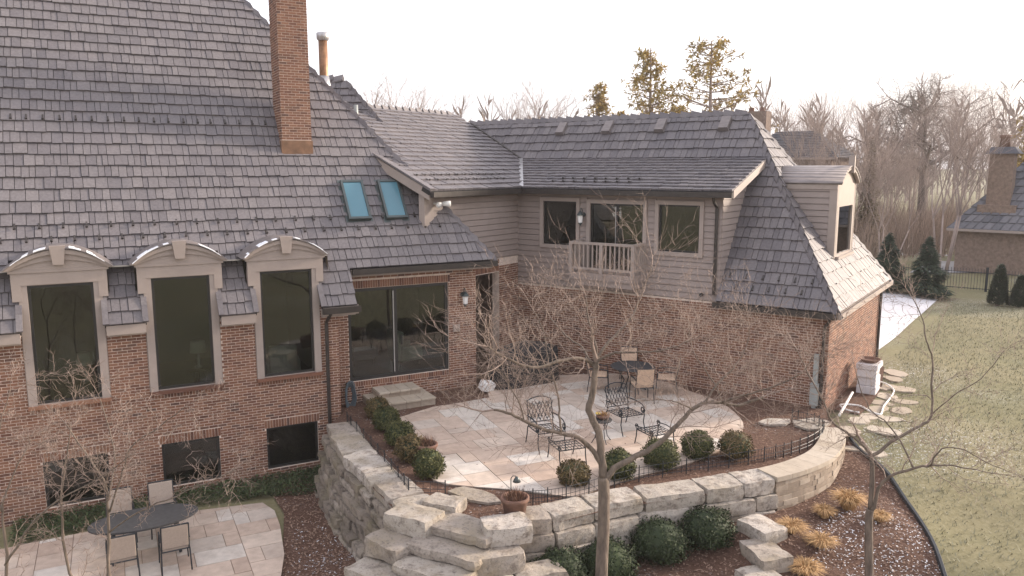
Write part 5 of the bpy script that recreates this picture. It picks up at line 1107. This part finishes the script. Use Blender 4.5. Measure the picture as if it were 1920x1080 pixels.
pine('tall golden pine behind the wing ridge', (1212-960)/1471*68, 68, 16.3, 601, .25,.24); pine('tallest golden pine above the wing ridge with a wide crown', (1322-960)/1471*66, 66, 16.6, 602, .3,.36); pine('thin young pine left of the two tall pines', (1115-960)/1471*74, 74, 14.0, 603,.3,.17); pine('short bushy golden pine just above the wing ridge between the two tall pines', (1262-960)/1471*72, 72, 11.8, 605,.2,.26); pine('low golden pine right of the tallest pine above the ridge end', (1385-960)/1471*70, 70, 11.2, 606,.2,.24); pine('low golden pine beside the thin young pine', (1160-960)/1471*76, 76, 11.6, 607,.2,.2); pine('golden pine half hidden at the roof of the neighbouring house', (1930-960)/1471*58, 58, 11.0, 604,.15,.22)
def spruce(lab, x, y, h, w, seed, mat='spruce', n_=5200, tight=False):
    r = random.Random(seed); t = thing('spruce_tree' if not tight else 'arborvitae', lab, 'tree', (x,y,zg(x,y)), 0, 'evergreens by the iron fence'); b_ = MB(); a = MB().tube([(0,0,-.1),(0,0,h*.95)],[.10,.02],7)
    for i in range(n_):
        f_ = r.random()**.62; f_ = 1-f_; z = .05*h+f_*h*.95; an = r.uniform(0,6.283); lay = .82+.18*math.sin(z*7+an*1.0) if not tight else 1
        k = w*((1-f_)**(.9 if not tight else .55))*lay*(1+.18*noise.noise((math.cos(an)*2+seed,math.sin(an)*2,z*1.3)))*r.uniform(.55 if not tight else .85,1.05); d = V3(math.cos(an),math.sin(an),-.25 if not tight else .8); p = V3(math.cos(an)*k,math.sin(an)*k,z); s = r.uniform(.10,.24) if not tight else r.uniform(.06,.12); e = V3(-math.sin(an),math.cos(an),r.uniform(-.4,.4))*s*.3; b_.add([p-e,p+e,p+d*s],[(0,1,2)],r.random())
    place('trunk', a.mesh('trunk','dark_bark'), t, None, True); place('crown', b_.mesh('crown',mat,False,False), t, None, True)
spruce('dark spruce nearest the dormer, by the end of the driveway', (1670-960)/1471*39.5, 39.5, 3.0, 1.15, 611); spruce('dark spruce beside the iron fence, right of its twin', (1745-960)/1471*38, 38, 3.0, 1.2, 612)
spruce('slim dark arborvitae column in front of the iron fence', (1884-960)/1471*36, 36, 1.95, .42, 613, 'spruce', 4200, True); spruce('dark arborvitae cut by the picture edge beside the iron fence', (1925-960)/1471*35.5, 35.5, 1.5, .4, 614, 'spruce', 3200, True)
spruce('tall dim cedar among the bare trees beyond the dormer', (1625-960)/1471*56, 56, 8.5, 1.2, 615, 'boxwood_brown', 6000)
# iron fence far behind
t = thing('iron_fence', 'black iron picket fence in front of the neighbouring house', 'fence', (20,40.5,0)); fpts = [(17.0,44.5),(19.5,43.0),(22,41.4),(24.2,39.6),(26.5,37.5),(29,35)]
for i in range(len(fpts)-1):
    a_, b_ = V3(*fpts[i],zg(*fpts[i])), V3(*fpts[i+1],zg(*fpts[i+1])); mb = MB(); n_ = int(np.linalg.norm(b_-a_)/.13)
    for z in (.12,.95): mb.tube([a_+V3(0,0,z),b_+V3(0,0,z)],.02,4)
    for k in range(n_+1): p = a_+(b_-a_)*k/n_; mb.tube([p+V3(0,0,.05),p+V3(0,0,1.15)],.012,3)
    stuff(mb.build('picket_panel','iron',t)); MB().box((a_[0],a_[1],a_[2]+.6),(.045,.045,.65)).build('post','iron',t)
# neighbouring houses
def hip_house(lab, c, hw, hd, ze, zt, rz, ridge, zb=-.3, wmat='far_brick'):
    t = thing('neighbour_house', lab, 'house', (c[0],c[1],0), rz); lput('wall', MB().box((0,0,(ze+zb)/2),(hw,hd,(ze-zb)/2)), wmat, t)
    o = .45; E_ = [(-hw-o,-hd-o,ze),(hw+o,-hd-o,ze),(hw+o,hd+o,ze),(-hw-o,hd+o,ze)]; R0, R1 = (-ridge,0,zt), (ridge,0,zt)
    rf = lput('roof', MB().add(E_+[R0,R1],[(0,1,5,4),(2,3,4,5),(1,2,5),(3,0,4),(0,3,2,1)]), 'far_roof', t)
    for fa, fb, ra, rb in ((0,1,R0,R1),(1,2,R1,R1),(3,0,R0,R0)):
        a_, b_ = np.array(E_[fa]), np.array(E_[fb]); c_, d_ = np.array(ra), np.array(rb); mb = MB(); nC = 16
        nrm = np.cross(b_-a_, c_-a_); nrm /= np.linalg.norm(nrm); nrm = nrm if nrm[2] > 0 else -nrm
        for k in range(nC):
            p0, p1, q0, q1 = a_+(c_-a_)*k/nC, b_+(d_-b_)*k/nC, a_+(c_-a_)*(k+1)/nC, b_+(d_-b_)*(k+1)/nC; n2 = max(1,int(np.linalg.norm(p1-p0)/.45))
            for i in range(n2):
                x0, x1 = i/n2+.004, (i+1)/n2-.004; mb.hexa([p0+(p1-p0)*x0,p0+(p1-p0)*x1,q0+(q1-q0)*x1,q0+(q1-q0)*x0,p0+(p1-p0)*x0+nrm*.07,p0+(p1-p0)*x1+nrm*.07,q0+(q1-q0)*x1+nrm*.012,q0+(q1-q0)*x0+nrm*.012],rng.random())
        stuff(place('shingle_courses', mb.mesh('shingle_courses','far_roof'), rf, None, True))
    lput('gutter', MB().box((0,-hd-o-.05,ze-.05),(hw+o,.06,.07)), 'trim', t); return t
nb = hip_house('neighbouring tan brick house with grey slate roof behind the iron fence', (35.2,47.0), 6.5, 5.0, 2.45, 9.2, R(-42), 1.6)
lput('window', MB().box((-2.3,-5.02,1.25),(.32,.05,.75)), 'window_frame', nb); lput('window_arch', MB().lathe([(.32,-.05),(.32,.05)],(0,0,0),16), 'window_frame', nb).matrix_local = Matrix.Translation((-2.3,-5.02,2.0)) @ Matrix.Rotation(R(90),4,'X')
lput('downspout', MB().tube([(-1.3,-5.1,2.4),(-1.3,-5.1,-.2)],.05,6), 'trim', nb)
c = lput('chimney', MB().box((-4.6,-3.9,4.0),(.62,.5,2.9)).box((-4.6,-3.9,2.5),(1.0,.8,1.4)), 'far_brick', nb); lput('chimney_cap', MB().hexa([(-5.5,-4.6,6.9),(-3.7,-4.6,6.9),(-3.7,-3.2,6.9),(-5.5,-3.2,6.9),(-5.2,-4.3,7.3),(-4.0,-4.3,7.3),(-4.0,-3.5,7.3),(-5.2,-3.5,7.3)]), 'far_roof', nb); lput('chimney_pot', MB().lathe([(.30,7.3),(.24,7.8),(.30,7.85),(.30,8.0)],(-4.6,-3.9,0),12), 'terracotta', nb, True)
n2 = hip_house('distant two-storey brick house with dark hip roof behind the wing', (20.6,58), 3.4, 3.4, 6.75, 8.7, R(-35), 1.2)
for x in (-2,-.2,1.6): lput('window', MB().box((x,-3.42,5.5),(.45,.05,.7)), 'window_frame', n2)
lput('chimney', MB().box((-2.9,0,8.2),(.9,.6,2.0)), 'far_brick', n2); lput('chimney_pot', MB().lathe([(.2,10.2),(.2,10.5)],(-3.3,0,0),10), 'terracotta', n2); lput('chimney_pot', MB().lathe([(.2,10.2),(.2,10.5)],(-2.5,0,0),10), 'terracotta', n2)
# brushwood between the trees
r = random.Random(78); mb = MB()
for k in range(250):
    Y = r.uniform(47,84); px = r.uniform(1480,1960); x = (px-960)/1471*Y; b0 = V3(x,Y,zg(x,Y)-.1); h = r.uniform(2.2,5.2)
    if 23 < x < 37 and Y < 62 and abs(x-30) < 6 and Y < 56: continue
    for q in range(30):
        an2 = r.uniform(0,6.28); L_ = h*r.uniform(.5,1); sp = r.uniform(.1,.5)*L_; p = b0+V3(r.gauss(0,.5),r.gauss(0,.5),0); m_ = p+V3(math.cos(an2)*sp*.5,math.sin(an2)*sp*.5,L_*.6); e = p+V3(math.cos(an2)*sp,math.sin(an2)*sp,L_); w_ = V3(.022,0,0); mb.add([p-w_,p+w_,m_+w_*.7,m_-w_*.7,e],[(0,1,2,3),(3,2,4)],r.random())
o = mb.build('brushwood','brush',None,False,False); o['kind'] = 'stuff'
# far woods: one mass of bare trees that nobody could count
r = random.Random(77); mb = MB()
for k in range(620):
    an = R(r.uniform(-62,62)); D = r.uniform(105,260); x, y = D*math.sin(an), D*math.cos(an)
    if an < R(-8) and r.random() < .35: continue
    h = r.uniform(11,18)*(1 if an > R(-4) else .62); b0 = V3(x,y,zg(x,y)-.3); mb.tube([b0, b0+V3(r.uniform(-.5,.5),0,h*.5), b0+V3(r.uniform(-1,1),0,h)],[.22,.16,.03],3,False)
    for q in range(60):
        z = r.uniform(.12,.95)*h; an2 = r.uniform(0,6.28); L_ = h*.28*r.uniform(.4,1)*(1.15-z/h*.6); p = b0+V3(0,0,z); L_ *= .8; d = V3(math.cos(an2)*L_*.8,math.sin(an2)*L_*.8,L_*r.uniform(.7,1.6)); w_ = V3(.028,.0,.0); m_ = p+d*.55+V3(r.gauss(0,.2),0,r.gauss(0,.2)); mb.add([p-w_,p+w_,m_,p+d],[(0,1,2),(2,3,0)])
o = mb.build('far_woods','woods',None,False,False); o['kind'] = 'stuff'; o['label'] = 'hazy brown belt of bare woodland along the horizon'; o['category'] = 'woods'

hz = MB().hexa([(-330,-60,-8),(330,-60,-8),(330,330,-8),(-330,330,-8),(-330,-60,26),(330,-60,26),(330,330,26),(-330,330,26)]).build('haze',None); hz['kind'] = 'stuff'
m = bpy.data.materials.new('haze'); m.use_nodes = True; n = m.node_tree; n.nodes.clear(); o = nd(n,'ShaderNodeOutputMaterial'); pv = nd(n,'ShaderNodeVolumePrincipled'); pv.inputs['Color'].default_value = (.97,.94,.93,1); pv.inputs['Density'].default_value = .0006; pv.inputs['Anisotropy'].default_value = 0
n.links.new(pv.outputs[0], o.inputs['Volume']); hz.data.materials.append(m)
